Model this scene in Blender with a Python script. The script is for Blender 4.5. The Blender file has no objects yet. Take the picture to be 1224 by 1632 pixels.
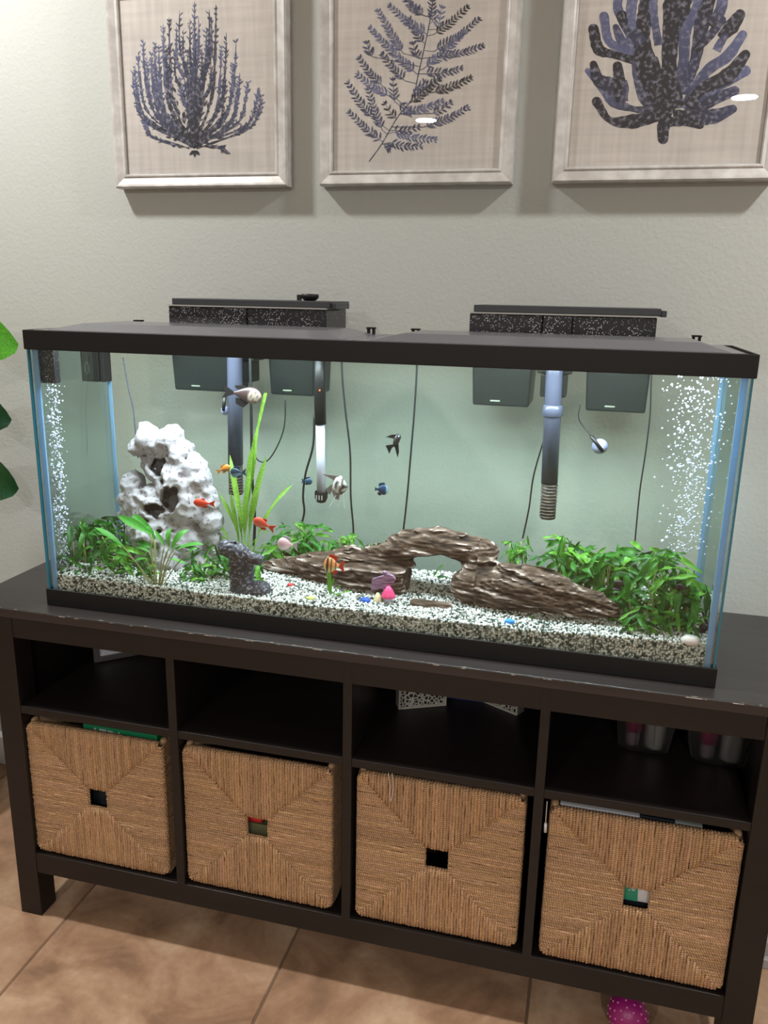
import bpy, math, random
import numpy as np
from mathutils import Vector, Matrix, noise as mnoise

random.seed(7); rng = np.random.default_rng(7)
scene = bpy.context.scene
COL = scene.collection

# ------------------------------------------------------------------ camera
CAM = np.array([0.3781, -1.2567, 1.3086]); YAW, PIT, ROL, FPX = 0.2472, -0.2585, 0.0202, 1301.26
_fw = np.array([-math.sin(YAW)*math.cos(PIT), math.cos(YAW)*math.cos(PIT), math.sin(PIT)])
_r0 = np.array([math.cos(YAW), math.sin(YAW), 0.0]); _u0 = np.cross(_r0, _fw)
_R = math.cos(ROL)*_r0 + math.sin(ROL)*_u0
_U = -math.sin(ROL)*_r0 + math.cos(ROL)*_u0
cd = bpy.data.cameras.new('camera'); cam = bpy.data.objects.new('camera', cd); COL.objects.link(cam)
cd.sensor_fit = 'VERTICAL'; cd.sensor_height = 36.0; cd.lens = FPX/1632*36.0; cd.clip_start = 0.02; cd.clip_end = 60
cam.matrix_world = Matrix(((_R[0], _U[0], -_fw[0], CAM[0]), (_R[1], _U[1], -_fw[1], CAM[1]), (_R[2], _U[2], -_fw[2], CAM[2]), (0, 0, 0, 1)))
scene.camera = cam
def ray(u, v): return _fw + _R*(u-612)/FPX - _U*(v-816)/FPX
def at(u, v, Y):                       # photo pixel -> world point on the plane y = Y
    d = ray(u, v); return CAM + d*((Y-CAM[1])/d[1])
def atz(u, v, Z):
    d = ray(u, v); return CAM + d*((Z-CAM[2])/d[2])

# ------------------------------------------------------------------ world, exposure, lights
w = bpy.data.worlds.new('world'); scene.world = w; w.use_nodes = True
w.node_tree.nodes['Background'].inputs[0].default_value = (0.9, 0.95, 1, 1)
w.node_tree.nodes['Background'].inputs[1].default_value = 0.15
scene.view_settings.view_transform = 'Standard'; scene.view_settings.look = 'None'
scene.view_settings.gamma = 1; scene.view_settings.use_curve_mapping = False
scene.view_settings.exposure = 0.0
try:
    scene.cycles.use_denoising = True
    scene.cycles.transparent_max_bounces = 32
    scene.cycles.caustics_reflective = False; scene.cycles.caustics_refractive = False
    scene.cycles.sample_clamp_indirect = 4.0
except Exception: pass
CEIL = 2.5
DOWNLIGHTS = [((-1.10, -0.10), 24.0), ((1.35, -0.10), 25.0), ((-0.90, -3.85), 52.0), ((1.10, -3.49), 52.0)]
LAMP_COL = (1.0, 0.985, 0.955)
LED_W = 5.2; LED_COL = (0.78, 0.88, 1.0)
def area_light(name, loc, sx, sy, power, col, shape='RECTANGLE', parent=None):
    l = bpy.data.lights.new(name, 'AREA'); l.shape = shape; l.size = sx; l.size_y = sy; l.energy = power; l.color = col
    o = bpy.data.objects.new(name, l); COL.objects.link(o); o.location = loc
    if parent: o.parent = parent; o.location = Vector(loc) - parent.location
    return o

# ------------------------------------------------------------------ mesh helpers
class MB:
    def __init__(s): s.V = []; s.F = []; s.C = []; s.n = 0; s.P = []
    def add(s, V, F, col=None, ph=None):
        V = np.asarray(V, float).reshape(-1, 3); b = s.n
        s.V.append(V); s.n += len(V)
        s.F += [tuple(int(i)+b for i in f) for f in F]
        c = np.ones((len(V), 3)) if col is None else np.broadcast_to(np.asarray(col, float), (len(V), 3))
        s.C.append(c); s.P.append(np.zeros(len(V)) if ph is None else np.asarray(ph, float))
        return s
    def build(s, name, m, parent=None, smooth=False, bevel=0, seg=2, attrs=False, origin=None):
        V = np.concatenate(s.V)
        o = mesh_obj(name, V, s.F, m, parent, smooth, origin)
        if attrs:
            a = o.data.attributes.new('col', 'FLOAT_COLOR', 'POINT')
            C = np.concatenate(s.C); a.data.foreach_set('color', np.c_[C, np.ones(len(C))].ravel().astype(np.float32))
            a = o.data.attributes.new('ph', 'FLOAT', 'POINT'); a.data.foreach_set('value', np.concatenate(s.P).astype(np.float32))
        if bevel:
            bm = o.modifiers.new('bevel', 'BEVEL'); bm.width = bevel; bm.segments = seg; bm.limit_method = 'ANGLE'; bm.angle_limit = 0.6
        return o
def mesh_obj(name, V, F, m, parent=None, smooth=False, origin=None):
    V = np.asarray(V, float)
    org = np.zeros(3)
    if parent is not None: org = np.array(parent.matrix_world.translation if parent.parent is None else wloc(parent))
    elif origin is not None: org = np.asarray(origin, float)
    me = bpy.data.meshes.new(name); me.from_pydata((V-org).tolist(), [], F if isinstance(F, list) else F.tolist()); me.update()
    if m is not None: me.materials.append(m)
    if smooth: me.polygons.foreach_set('use_smooth', np.ones(len(me.polygons), bool))
    o = bpy.data.objects.new(name, me); COL.objects.link(o)
    if parent is not None: o.parent = parent
    elif origin is not None: o.location = Vector(org)
    return o
def wloc(o):
    p = Vector((0, 0, 0))
    while o is not None: p += o.location; o = o.parent
    return p
def empty(name, loc, label, cat, group=None):
    o = bpy.data.objects.new(name, None); COL.objects.link(o); o.location = Vector([float(x) for x in loc]); o.empty_display_size = 0.05
    o.matrix_world = Matrix.Translation(o.location)
    return tag(o, label, cat, group)
def tag(o, label=None, cat=None, group=None, kind=None):
    if label: o['label'] = label
    if cat: o['category'] = cat
    if group: o['group'] = group
    if kind: o['kind'] = kind
    return o
def sub(parent_o, off): return parent_o
BOXF = [(0, 3, 2, 1), (4, 5, 6, 7), (0, 1, 5, 4), (1, 2, 6, 5), (2, 3, 7, 6), (3, 0, 4, 7)]
def boxv(x0, x1, y0, y1, z0, z1):
    return np.array([(x0, y0, z0), (x1, y0, z0), (x1, y1, z0), (x0, y1, z0), (x0, y0, z1), (x1, y0, z1), (x1, y1, z1), (x0, y1, z1)], float)
def box(name, x0, x1, y0, y1, z0, z1, m, parent=None, bevel=0, origin=None):
    return MB().add(boxv(x0, x1, y0, y1, z0, z1), BOXF).build(name, m, parent, bevel=bevel, origin=origin)
def frustum(bx, tx, z0, z1):      # bx=(x0,x1,y0,y1) bottom, tx top
    a, b = boxv(*bx, z0, z0+1), boxv(*tx, z0, z1)
    V = np.r_[a[:4], b[4:]]; V[:4, 2] = z0; return V
def smooth_path(P, n=8):
    P = np.asarray(P, float)
    if len(P) < 3: return P
    out = []
    Q = np.vstack([2*P[0]-P[1], P, 2*P[-1]-P[-2]])
    for i in range(1, len(Q)-2):
        for t in np.linspace(0, 1, n, endpoint=False):
            a, b, c, d = Q[i-1], Q[i], Q[i+1], Q[i+2]
            out.append(0.5*((2*b)+(c-a)*t+(2*a-5*b+4*c-d)*t*t+(3*b-a-3*c+d)*t**3))
    out.append(P[-1]); return np.array(out)
def tube(path, r, k=8, caps=True):
    P = np.asarray(path, float); n = len(P)
    R = np.broadcast_to(np.asarray(r, float), (n,)) if np.ndim(r) <= 1 else r
    T = np.gradient(P, axis=0); T /= np.linalg.norm(T, axis=1)[:, None]+1e-12
    up = np.array([0, 0, 1.]) if abs(T[0][2]) < .9 else np.array([0, 1., 0])
    V = []; N = np.cross(T[0], up); N /= np.linalg.norm(N)
    for i in range(n):
        N = N-T[i]*(N@T[i]); N /= np.linalg.norm(N)+1e-12; B = np.cross(T[i], N)
        for j in range(k):
            a = 2*math.pi*j/k; V.append(P[i]+R[i]*(math.cos(a)*N+math.sin(a)*B))
    F = [(i*k+j, i*k+(j+1) % k, (i+1)*k+(j+1) % k, (i+1)*k+j) for i in range(n-1) for j in range(k)]
    if caps: F += [tuple(range(k-1, -1, -1)), tuple(range((n-1)*k, n*k))]
    return np.array(V), F
def lathe(prof, c, k=20, axis='z', cap=True):
    V = []; n = len(prof)
    for (r, h) in prof:
        for j in range(k):
            a = 2*math.pi*j/k
            p = (r*math.cos(a), r*math.sin(a), h) if axis == 'z' else ((r*math.cos(a), h, r*math.sin(a)) if axis == 'y' else (h, r*math.cos(a), r*math.sin(a)))
            V.append(np.array(p)+c)
    F = [(i*k+j, i*k+(j+1) % k, (i+1)*k+(j+1) % k, (i+1)*k+j) for i in range(n-1) for j in range(k)]
    if cap: F += [tuple(range(k-1, -1, -1)), tuple(range((n-1)*k, n*k))]
    return np.array(V), F
def ico(sub=1):
    import bmesh
    bm = bmesh.new(); bmesh.ops.create_icosphere(bm, subdivisions=sub, radius=1.0)
    V = np.array([v.co[:] for v in bm.verts]); F = np.array([[v.index for v in f.verts] for f in bm.faces]); bm.free(); return V, F
ICO1, ICO2, ICO3 = ico(1), ico(2), ico(3)

# value noise on arrays
_perm = rng.random(1 << 16)
def vnoise(P, seed=0):
    P = np.asarray(P, float); I = np.floor(P).astype(np.int64); f = P-I; f = f*f*(3-2*f)
    def h(dx, dy, dz):
        a = (I[..., 0]+dx)*73856093 ^ (I[..., 1]+dy)*19349663 ^ (I[..., 2]+dz)*83492791 ^ (seed*2654435761 & 0xffffffff)
        a ^= a >> 13; a = (a*1274126177) & 0xffffffff; a ^= a >> 16
        return _perm[a & 0xffff]
    x, y, z = f[..., 0], f[..., 1], f[..., 2]
    l = lambda a, b, t: a+(b-a)*t
    return l(l(l(h(0,0,0), h(1,0,0), x), l(h(0,1,0), h(1,1,0), x), y), l(l(h(0,0,1), h(1,0,1), x), l(h(0,1,1), h(1,1,1), x), y), z)*2-1
def fbm(P, seed=0, oct=3):
    s = 0; a = 1; t = 0
    for i in range(oct): s = s+a*vnoise(P*2**i, seed+i); t += a; a *= .5
    return s/t
# surface nets: sdf sampled on a grid -> quads
def surface_nets(fn, lo, hi, h):
    lo = np.asarray(lo, float); hi = np.asarray(hi, float); n = np.ceil((hi-lo)/h).astype(int)+1
    ax = [lo[i]+h*np.arange(n[i]) for i in range(3)]
    G = np.stack(np.meshgrid(*ax, indexing='ij'), -1); D = fn(G)
    D[[0, -1]] = np.maximum(D[[0, -1]], h); D[:, [0, -1]] = np.maximum(D[:, [0, -1]], h); D[:, :, [0, -1]] = np.maximum(D[:, :, [0, -1]], h)
    S = D < 0; c = np.array(S.shape)-1
    cnt = np.zeros(c, int); acc = np.zeros(tuple(c)+(3,))
    offs = [(i, j, k) for i in (0, 1) for j in (0, 1) for k in (0, 1)]
    def sl(o): return tuple(slice(o[i], o[i]+c[i]) for i in range(3))
    for a in offs:
        for d in range(3):
            if a[d]: continue
            b = list(a); b[d] = 1; b = tuple(b)
            da, db = D[sl(a)], D[sl(b)]; m = (da < 0) != (db < 0)
            t = np.where(m, da/np.where(m, da-db, 1), 0)
            cnt += m
            for e in range(3): acc[..., e] += m*(a[e]+(t if e == d else 0))
    act = cnt > 0; idx = -np.ones(c, int); idx[act] = np.arange(act.sum())
    cell = np.argwhere(act); V = lo+h*(cell+acc[act]/cnt[act][:, None])
    F = []
    for d in range(3):
        e1, e2 = (d+1) % 3, (d+2) % 3
        s0 = [slice(None)]*3; s1 = [slice(None)]*3; s0[d] = slice(0, -1); s1[d] = slice(1, None)
        A, B = S[tuple(s0)], S[tuple(s1)]
        for sgn, M in ((1, A & ~B), (0, ~A & B)):
            q = np.argwhere(M)
            ok = (q[:, e1] > 0) & (q[:, e2] > 0) & (q[:, e1] < S.shape[e1]-1) & (q[:, e2] < S.shape[e2]-1); q = q[ok]
            def I(a, b):
                r = q.copy(); r[:, e1] -= a; r[:, e2] -= b; return idx[r[:, 0], r[:, 1], r[:, 2]]
            f = np.stack([I(1, 1), I(0, 1), I(0, 0), I(1, 0)], 1)
            F.append(f if sgn else f[:, ::-1])
    return V, np.concatenate(F)
def smin(a, b, k):
    h = np.clip(.5+.5*(b-a)/k, 0, 1); return b+(a-b)*h-k*h*(1-h)
def capsule(G, a, b, ra, rb, sc=(1, 1, 1)):
    sc = np.asarray(sc, float); a = np.asarray(a)/sc; b = np.asarray(b)/sc; p = G/sc; ab = b-a
    t = np.clip(((p-a)@ab)/(ab@ab+1e-12), 0, 1); return (np.linalg.norm(p-a-t[..., None]*ab, axis=-1)-(ra+(rb-ra)*t))*min(sc)

# ------------------------------------------------------------------ materials
class NT:
    def __init__(s, name):
        s.m = bpy.data.materials.new(name); s.m.use_nodes = True; s.t = s.m.node_tree; s.b = s.t.nodes['Principled BSDF']; s.o = s.t.nodes['Material Output']
    def n(s, t, **k):
        x = s.t.nodes.new(t)
        for a, v in k.items(): setattr(x, a, v)
        return x
    def l(s, a, b): s.t.links.new(a, b)
def lin(c):  # sRGB 0-255 -> linear
    c = np.asarray(c, float)/255; return tuple(np.where(c <= .04045, c/12.92, ((c+.055)/1.055)**2.4))
def rgba(c): return (c[0], c[1], c[2], 1)
def mat(name, col, rough=.5, spec=.5, metal=0., var=None, bump=None, attr=False, trans=0., coat=0., sss=0.):
    """var=(colour2, scale(x,y,z), lo, hi, detail); bump=(strength, distance, scale(x,y,z))"""
    N = NT(name); b = N.b; b.inputs['Roughness'].default_value = rough; b.inputs['Metallic'].default_value = metal
    b.inputs['Specular IOR Level'].default_value = spec; b.inputs['Coat Weight'].default_value = coat
    src = None
    if attr:
        a = N.n('ShaderNodeAttribute', attribute_name='col'); src = a.outputs['Color']
    tc = N.n('ShaderNodeTexCoord')
    if var:
        mp = N.n('ShaderNodeMapping'); mp.inputs['Scale'].default_value = var[1]; N.l(tc.outputs['Object'], mp.inputs[0])
        nz = N.n('ShaderNodeTexNoise'); nz.inputs['Scale'].default_value = 1; nz.inputs['Detail'].default_value = var[4] if len(var) > 4 else 4; N.l(mp.outputs[0], nz.inputs[0])
        r = N.n('ShaderNodeMapRange'); r.inputs[1].default_value = var[2]; r.inputs[2].default_value = var[3]; N.l(nz.outputs[0], r.inputs[0])
        mx = N.n('ShaderNodeMix', data_type='RGBA'); N.l(r.outputs[0], mx.inputs[0])
        if src: N.l(src, mx.inputs[6]); mx.blend_type = 'MULTIPLY'
        else: mx.inputs[6].default_value = rgba(col)
        mx.inputs[7].default_value = rgba(var[0]); src = mx.outputs[2]
    if src: N.l(src, b.inputs['Base Color'])
    else: b.inputs['Base Color'].default_value = rgba(col)
    if bump:
        mp = N.n('ShaderNodeMapping'); mp.inputs['Scale'].default_value = bump[2]; N.l(tc.outputs['Object'], mp.inputs[0])
        nz = N.n('ShaderNodeTexNoise'); nz.inputs['Scale'].default_value = 1; nz.inputs['Detail'].default_value = 3; N.l(mp.outputs[0], nz.inputs[0])
        bp = N.n('ShaderNodeBump'); bp.inputs['Strength'].default_value = bump[0]; bp.inputs['Distance'].default_value = bump[1]; N.l(nz.outputs[0], bp.inputs['Height']); N.l(bp.outputs[0], b.inputs['Normal'])
    if trans:   # leaves: some light through
        tr = N.n('ShaderNodeBsdfTranslucent'); ms = N.n('ShaderNodeMixShader'); ms.inputs[0].default_value = trans
        if src: N.l(src, tr.inputs[0])
        else: tr.inputs[0].default_value = rgba(col)
        N.l(b.outputs[0], ms.inputs[1]); N.l(tr.outputs[0], ms.inputs[2]); N.l(ms.outputs[0], N.o.inputs[0])
    return N.m
def clear(name, tint=(1, 1, 1), refl=1.0, rough=0.0, base=0.0):
    """thin clear sheet: lets light straight through with a tint, mirrors by Fresnel (times refl, plus base)"""
    N = NT(name); t = N.n('ShaderNodeBsdfTransparent'); t.inputs[0].default_value = rgba(tint)
    g = N.n('ShaderNodeBsdfGlossy'); g.inputs['Roughness'].default_value = rough
    f = N.n('ShaderNodeFresnel'); ge = N.n('ShaderNodeNewGeometry'); io = N.n('ShaderNodeMath', operation='MULTIPLY_ADD')   # same thin-sheet Fresnel on both faces
    N.l(ge.outputs['Backfacing'], io.inputs[0]); io.inputs[1].default_value = 1/1.45-1.45; io.inputs[2].default_value = 1.45; N.l(io.outputs[0], f.inputs[0])
    ma = N.n('ShaderNodeMath', operation='MULTIPLY_ADD'); N.l(f.outputs[0], ma.inputs[0]); ma.inputs[1].default_value = refl; ma.inputs[2].default_value = base; ma.use_clamp = True
    ms = N.n('ShaderNodeMixShader'); N.l(ma.outputs[0], ms.inputs[0]); N.l(t.outputs[0], ms.inputs[1]); N.l(g.outputs[0], ms.inputs[2]); N.l(ms.outputs[0], N.o.inputs[0])
    return N.m
def emit(name, col, s):
    N = NT(name); e = N.n('ShaderNodeEmission'); e.inputs[0].default_value = rgba(col); e.inputs[1].default_value = s; N.l(e.outputs[0], N.o.inputs[0]); return N.m

M = {}
M['wall'] = mat('wall_paint', lin((188, 191, 187)), .75, .25, bump=(.22, .004, (140, 140, 140)))
M['ceil'] = mat('ceiling_paint', lin((232, 230, 224)), .9, .2)
M['white'] = mat('white_paint', lin((222, 220, 222)), .45)
M['grout'] = mat('grout', lin((120, 98, 80)), .9, .2)
M['wood'] = mat('black_brown_wood', lin((32, 27, 26)), .38, .35, var=(lin((26, 22, 21)), (3, 60, 60), .3, .7), bump=(.08, .0006, (8, 220, 220)))
M['wood_top'] = mat('black_brown_wood_top', lin((54, 49, 48)), .34, .5, var=(lin((46, 41, 40)), (3, 70, 70), .3, .7), bump=(.06, .0005, (8, 240, 240)))  # same wood lightened, the sheen on the top put into its colour
M['chip'] = mat('worn_edge', lin((38, 33, 31)), .5, .3, var=(lin((200, 188, 175)), (55, 300, 300), .58, .64, 3))
M['plastic'] = mat('black_plastic', lin((20, 20, 21)), .42, .45)
M['plastic_lid'] = mat('black_lid_plastic', lin((96, 96, 102)), .24, .8, bump=(.03, .001, (400, 400, 400)))  # black plastic lightened to grey, glare painted into its base colour
M['plastic_grey'] = mat('dark_grey_plastic', lin((52, 54, 58)), .4, .5)
M['rim'] = mat('rim_plastic', lin((17, 16, 16)), .5, .35)
M['clip'] = mat('matt_black', lin((14, 14, 15)), .6, .3)

# ------------------------------------------------------------------ room shell
YW = 0.490
XL_, XR_, YB_ = -3.0, 3.3, -5.2
def structure(o): o['kind'] = 'structure'; return o
structure(box('wall_back', XL_-.1, XR_+.1, YW, YW+.1, -.02, CEIL, M['wall']))
structure(box('wall_left', XL_-.1, XL_, YB_, YW, -.02, CEIL, M['wall']))
structure(box('wall_right', XR_, XR_+.1, YB_, YW, -.02, CEIL, M['wall']))
structure(box('wall_front', XL_-.1, XR_+.1, YB_-.1, YB_, -.02, CEIL, M['wall']))
structure(box('ceiling', XL_-.1, XR_+.1, YB_-.1, YW+.1, CEIL, CEIL+.1, M['ceil']))
floor = structure(box('floor', XL_-.1, XR_+.1, YB_-.1, YW+.1, -.05, -.003, M['grout']))
def tile_mat():
    N = NT('floor_tile'); b = N.b; tc = N.n('ShaderNodeTexCoord'); oi = N.n('ShaderNodeObjectInfo')
    add = N.n('ShaderNodeVectorMath', operation='MULTIPLY_ADD'); N.l(oi.outputs['Location'], add.inputs[0]); add.inputs[1].default_value = (3.1, 2.3, 1); N.l(tc.outputs['Object'], add.inputs[2])
    def nz(sc, det, dist=0.):
        x = N.n('ShaderNodeTexNoise'); x.inputs['Scale'].default_value = sc; x.inputs['Detail'].default_value = det; x.inputs['Distortion'].default_value = dist; N.l(add.outputs[0], x.inputs[0]); return x
    a = nz(5, 6, 1.2); r = N.n('ShaderNodeValToRGB'); N.l(a.outputs[0], r.inputs[0])
    e = r.color_ramp.elements; e[0].position = .28; e[0].color = rgba(lin((122, 94, 74))); e[1].position = .72; e[1].color = rgba(lin((206, 176, 146)))
    k = r.color_ramp.elements.new(.48); k.color = rgba(lin((174, 139, 111)))
    d = nz(60, 4); mx = N.n('ShaderNodeMix', data_type='RGBA', blend_type='MULTIPLY'); mr = N.n('ShaderNodeMapRange'); mr.inputs[1].default_value = .35; mr.inputs[2].default_value = .65; mr.inputs[3].default_value = .15; mr.inputs[4].default_value = 0
    N.l(d.outputs[0], mr.inputs[0]); N.l(mr.outputs[0], mx.inputs[0]); N.l(r.outputs[0], mx.inputs[6]); mx.inputs[7].default_value = rgba(lin((150, 105, 75)))
    N.l(mx.outputs[2], b.inputs['Base Color']); b.inputs['Roughness'].default_value = .42; b.inputs['Specular IOR Level'].default_value = .4
    bp = N.n('ShaderNodeBump'); bp.inputs['Strength'].default_value = .15; bp.inputs['Distance'].default_value = .002; N.l(a.outputs[0], bp.inputs['Height']); N.l(bp.outputs[0], b.inputs['Normal'])
    return N.m
M['tile'] = tile_mat()
TW, TL = .4908, .9816
tile_me = None
for i in range(-5, 6):
    for j in range(-5, 1):
        cx = -.1383+(i+.5)*TW; cy = (.10 if i < 2 else -.14)+j*TL
        x0, x1, y0, y1 = cx-TW/2+.002, cx+TW/2-.002, cy-TL/2+.002, cy+TL/2-.002
        x0, x1 = max(x0, XL_+.001), min(x1, XR_-.001); y0, y1 = max(y0, YB_+.001), min(y1, YW-.001)
        if x1-x0 < .02 or y1-y0 < .02: continue
        c = np.array(((x0+x1)/2, (y0+y1)/2, -.003))
        t = MB().add(np.r_[boxv(x0, x1, y0, y1, -.003, -.0008)[:4], boxv(x0+.0015, x1-.0015, y0+.0015, y1-.0015, -.003, 0)[4:]]-c, BOXF).build('tile', M['tile'])
        t.location = Vector(c); t.parent = floor
# strip at the back wall to fill behind the last row
bb = MB(); bb.add(boxv(XL_, XR_, YW-.013, YW, 0, .085), BOXF); V = boxv(XL_, XR_, YW-.013, YW, .085, .095); V[4:6, 1] = YW-.005; bb.add(V, BOXF)
structure(bb.build('baseboard_back', M['white']))
tr = MB(); p = atz(1214, 1543.5, 0)
tr.add(boxv(p[0]-.02, p[0]+.5, p[1], p[1]+.05, 0, .022), BOXF); tr.add(boxv(p[0]-.02, p[0]+.5, p[1]+.012, p[1]+.05, .022, .055), BOXF)
structure(tr.build('trim_1', mat('grey_trim', lin((170, 168, 170)), .5), bevel=.002))
# recessed ceiling lights
M['lens'] = emit('lamp_lens', LAMP_COL, 9.0)
M['lamp_trim'] = mat('lamp_trim', (.8, .8, .78), .4)
dl_names = ['recessed ceiling downlight above the left end of the cabinet', 'recessed ceiling downlight above the right end of the cabinet',
            'recessed ceiling downlight behind the viewer, reflected in the middle picture', 'recessed ceiling downlight behind the viewer, reflected in the right-hand picture']
for (xy, pw), lb in zip(DOWNLIGHTS, dl_names):
    e = empty('downlight', (xy[0], xy[1], CEIL), lb, 'ceiling light', 'recessed ceiling downlights')
    V, F = lathe([(.075, CEIL-.003), (.075, CEIL-.008), (.098, CEIL-.006), (.098, CEIL-.0005)], np.array((xy[0], xy[1], 0)), 28, cap=False)
    MB().add(V, F).build('trim_ring', M['lamp_trim'], e, True)
    V, F = lathe([(.0749, CEIL-.001), (.0749, CEIL-.004)], np.array((xy[0], xy[1], 0)), 28)
    MB().add(V, F).build('lens', M['lens'], e)
    a = area_light('downlight_lamp', (xy[0], xy[1], CEIL-.012), .14, .14, pw, LAMP_COL, 'DISK', e)

# ------------------------------------------------------------------ cabinet
XLO, XLI, XRI, XRO = -.7332, -.6829, .6814, .7317
DIV = [(-.3539, -.3365), (-.0075, .0095), (.3360, .3525)]
ZRB, ZRT, ZSB, ZST, ZAB, ZTOP = .1100, .1573, .4842, .5006, .6484, .7097
CD = .395
cab = empty('sideboard', (0, CD/2, 0), 'long dark brown wooden sideboard with four basket bays under the aquarium', 'sideboard')
top = box('top', -.797, .797, -.004, .3998, ZTOP-.018, ZTOP, M['wood_top'], cab, bevel=.0012)
ch = MB()
V = [(x, y, z) for x in np.linspace(-.796, .796, 160) for (y, z) in ((-.0045, ZTOP-.0022), (-.0022, ZTOP+.0004))]
ch.add(V, [(2*i, 2*i+2, 2*i+3, 2*i+1) for i in range(159)]); o = ch.build('worn_edge', M['chip'], top); o['label'] = 'worn front edge with pale chips'
for x0, x1 in ((XLO, XLI), (XRI, XRO)):
    for y0, y1 in ((0, .05), (CD-.05, CD)):
        box('leg', x0, x1, y0, y1, 0, ZTOP-.0185, M['wood'], cab, bevel=.0012)
    xa = (x0+x1)/2
    box('side_panel', xa-.009, xa+.009, .05, CD-.05, ZRB, ZTOP-.0185, M['wood'], cab)
box('apron', XLI+.0003, XRI-.0003, .0008, .02, ZAB, ZTOP-.0185, M['wood'], cab, bevel=.001)
box('bottom_rail', XLI+.0003, XRI-.0003, .0008, .02, ZRB, ZRT, M['wood'], cab, bevel=.001)
box('bottom_rail', XLI+.0003, XRI-.0003, CD-.02, CD-.0008, ZRB, ZRT, M['wood'], cab, bevel=.001)
box('bottom_board', XLI, XRI, .0205, CD-.022, ZRT-.016, ZRT-.001, M['wood'], cab)
box('back_panel', XLI, XRI, CD-.014, CD-.002, ZRT, ZTOP-.019, M['wood'], cab)
xs = [XLI]+[x for d in DIV for x in d]+[XRI]
for k in range(4):
    box('shelf', xs[2*k], xs[2*k+1], .001, CD-.015, ZSB, ZST, M['wood'], cab, bevel=.001)
for a, b in DIV: box('divider', a, b, .0004, CD-.015, ZRT+.0002, ZAB-.0002 if False else ZTOP-.019, M['wood'], cab, bevel=.001)

# ------------------------------------------------------------------ baskets
def weave_mat():
    N = NT('seagrass_rope'); b = N.b; a = N.n('ShaderNodeAttribute', attribute_name='col'); p = N.n('ShaderNodeAttribute', attribute_name='ph')
    s = N.n('ShaderNodeMath', operation='SINE'); N.l(p.outputs['Fac'], s.inputs[0])
    tc = N.n('ShaderNodeTexCoord'); nz = N.n('ShaderNodeTexNoise'); nz.inputs['Scale'].default_value = 260; nz.inputs['Detail'].default_value = 2; N.l(tc.outputs['Object'], nz.inputs[0])
    h = N.n('ShaderNodeMath', operation='MULTIPLY_ADD'); N.l(s.outputs[0], h.inputs[0]); h.inputs[1].default_value = .30; N.l(nz.outputs[0], h.inputs[2])
    mr = N.n('ShaderNodeMapRange'); mr.inputs[1].default_value = .1; mr.inputs[2].default_value = .9; mr.inputs[3].default_value = .55; mr.inputs[4].default_value = 1.25; N.l(h.outputs[0], mr.inputs[0])
    vm = N.n('ShaderNodeVectorMath', operation='SCALE'); N.l(a.outputs['Color'], vm.inputs[0]); N.l(mr.outputs[0], vm.inputs['Scale']); N.l(vm.outputs[0], b.inputs['Base Color'])
    bp = N.n('ShaderNodeBump'); bp.inputs['Strength'].default_value = .7; bp.inputs['Distance'].default_value = .0012; N.l(h.outputs[0], bp.inputs['Height']); N.l(bp.outputs[0], b.inputs['Normal'])
    b.inputs['Roughness'].default_value = .7; b.inputs['Specular IOR Level'].default_value = .25
    return N.m
M['rope'] = weave_mat()
M['basket_in'] = mat('basket_lining', lin((70, 52, 34)), .9, .1)
ROPE = np.array(lin((194, 156, 120)))
def strand(mb, path, r, out, k=5):
    """half-round rope lying along path, bulging towards the unit vector out"""
    P = np.asarray(path, float); n = len(P); T = np.gradient(P, axis=0); T /= np.linalg.norm(T, axis=1)[:, None]+1e-12
    L = np.r_[0, np.cumsum(np.linalg.norm(np.diff(P, axis=0), axis=1))]
    col = ROPE*(.80+.3*random.random())*np.array([1, .97+.06*random.random(), .92+.14*random.random()])
    V = []; ph = []; off = random.random()*6
    for i in range(n):
        o = out[i] if len(np.shape(out)) == 2 else out
        S = np.cross(T[i], o); S /= np.linalg.norm(S)+1e-12; O = np.cross(S, T[i])
        rr = r*(.86+.22*random.random())
        for j in range(k):
            a = math.pi*j/(k-1); V.append(P[i]+rr*(math.cos(a)*S+math.sin(a)*O)); ph.append(off+L[i]*1500+a*2.2)
    mb.add(V, [(i*k+j, i*k+j+1, (i+1)*k+j+1, (i+1)*k+j) for i in range(n-1) for j in range(k-1)], col, ph)
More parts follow.
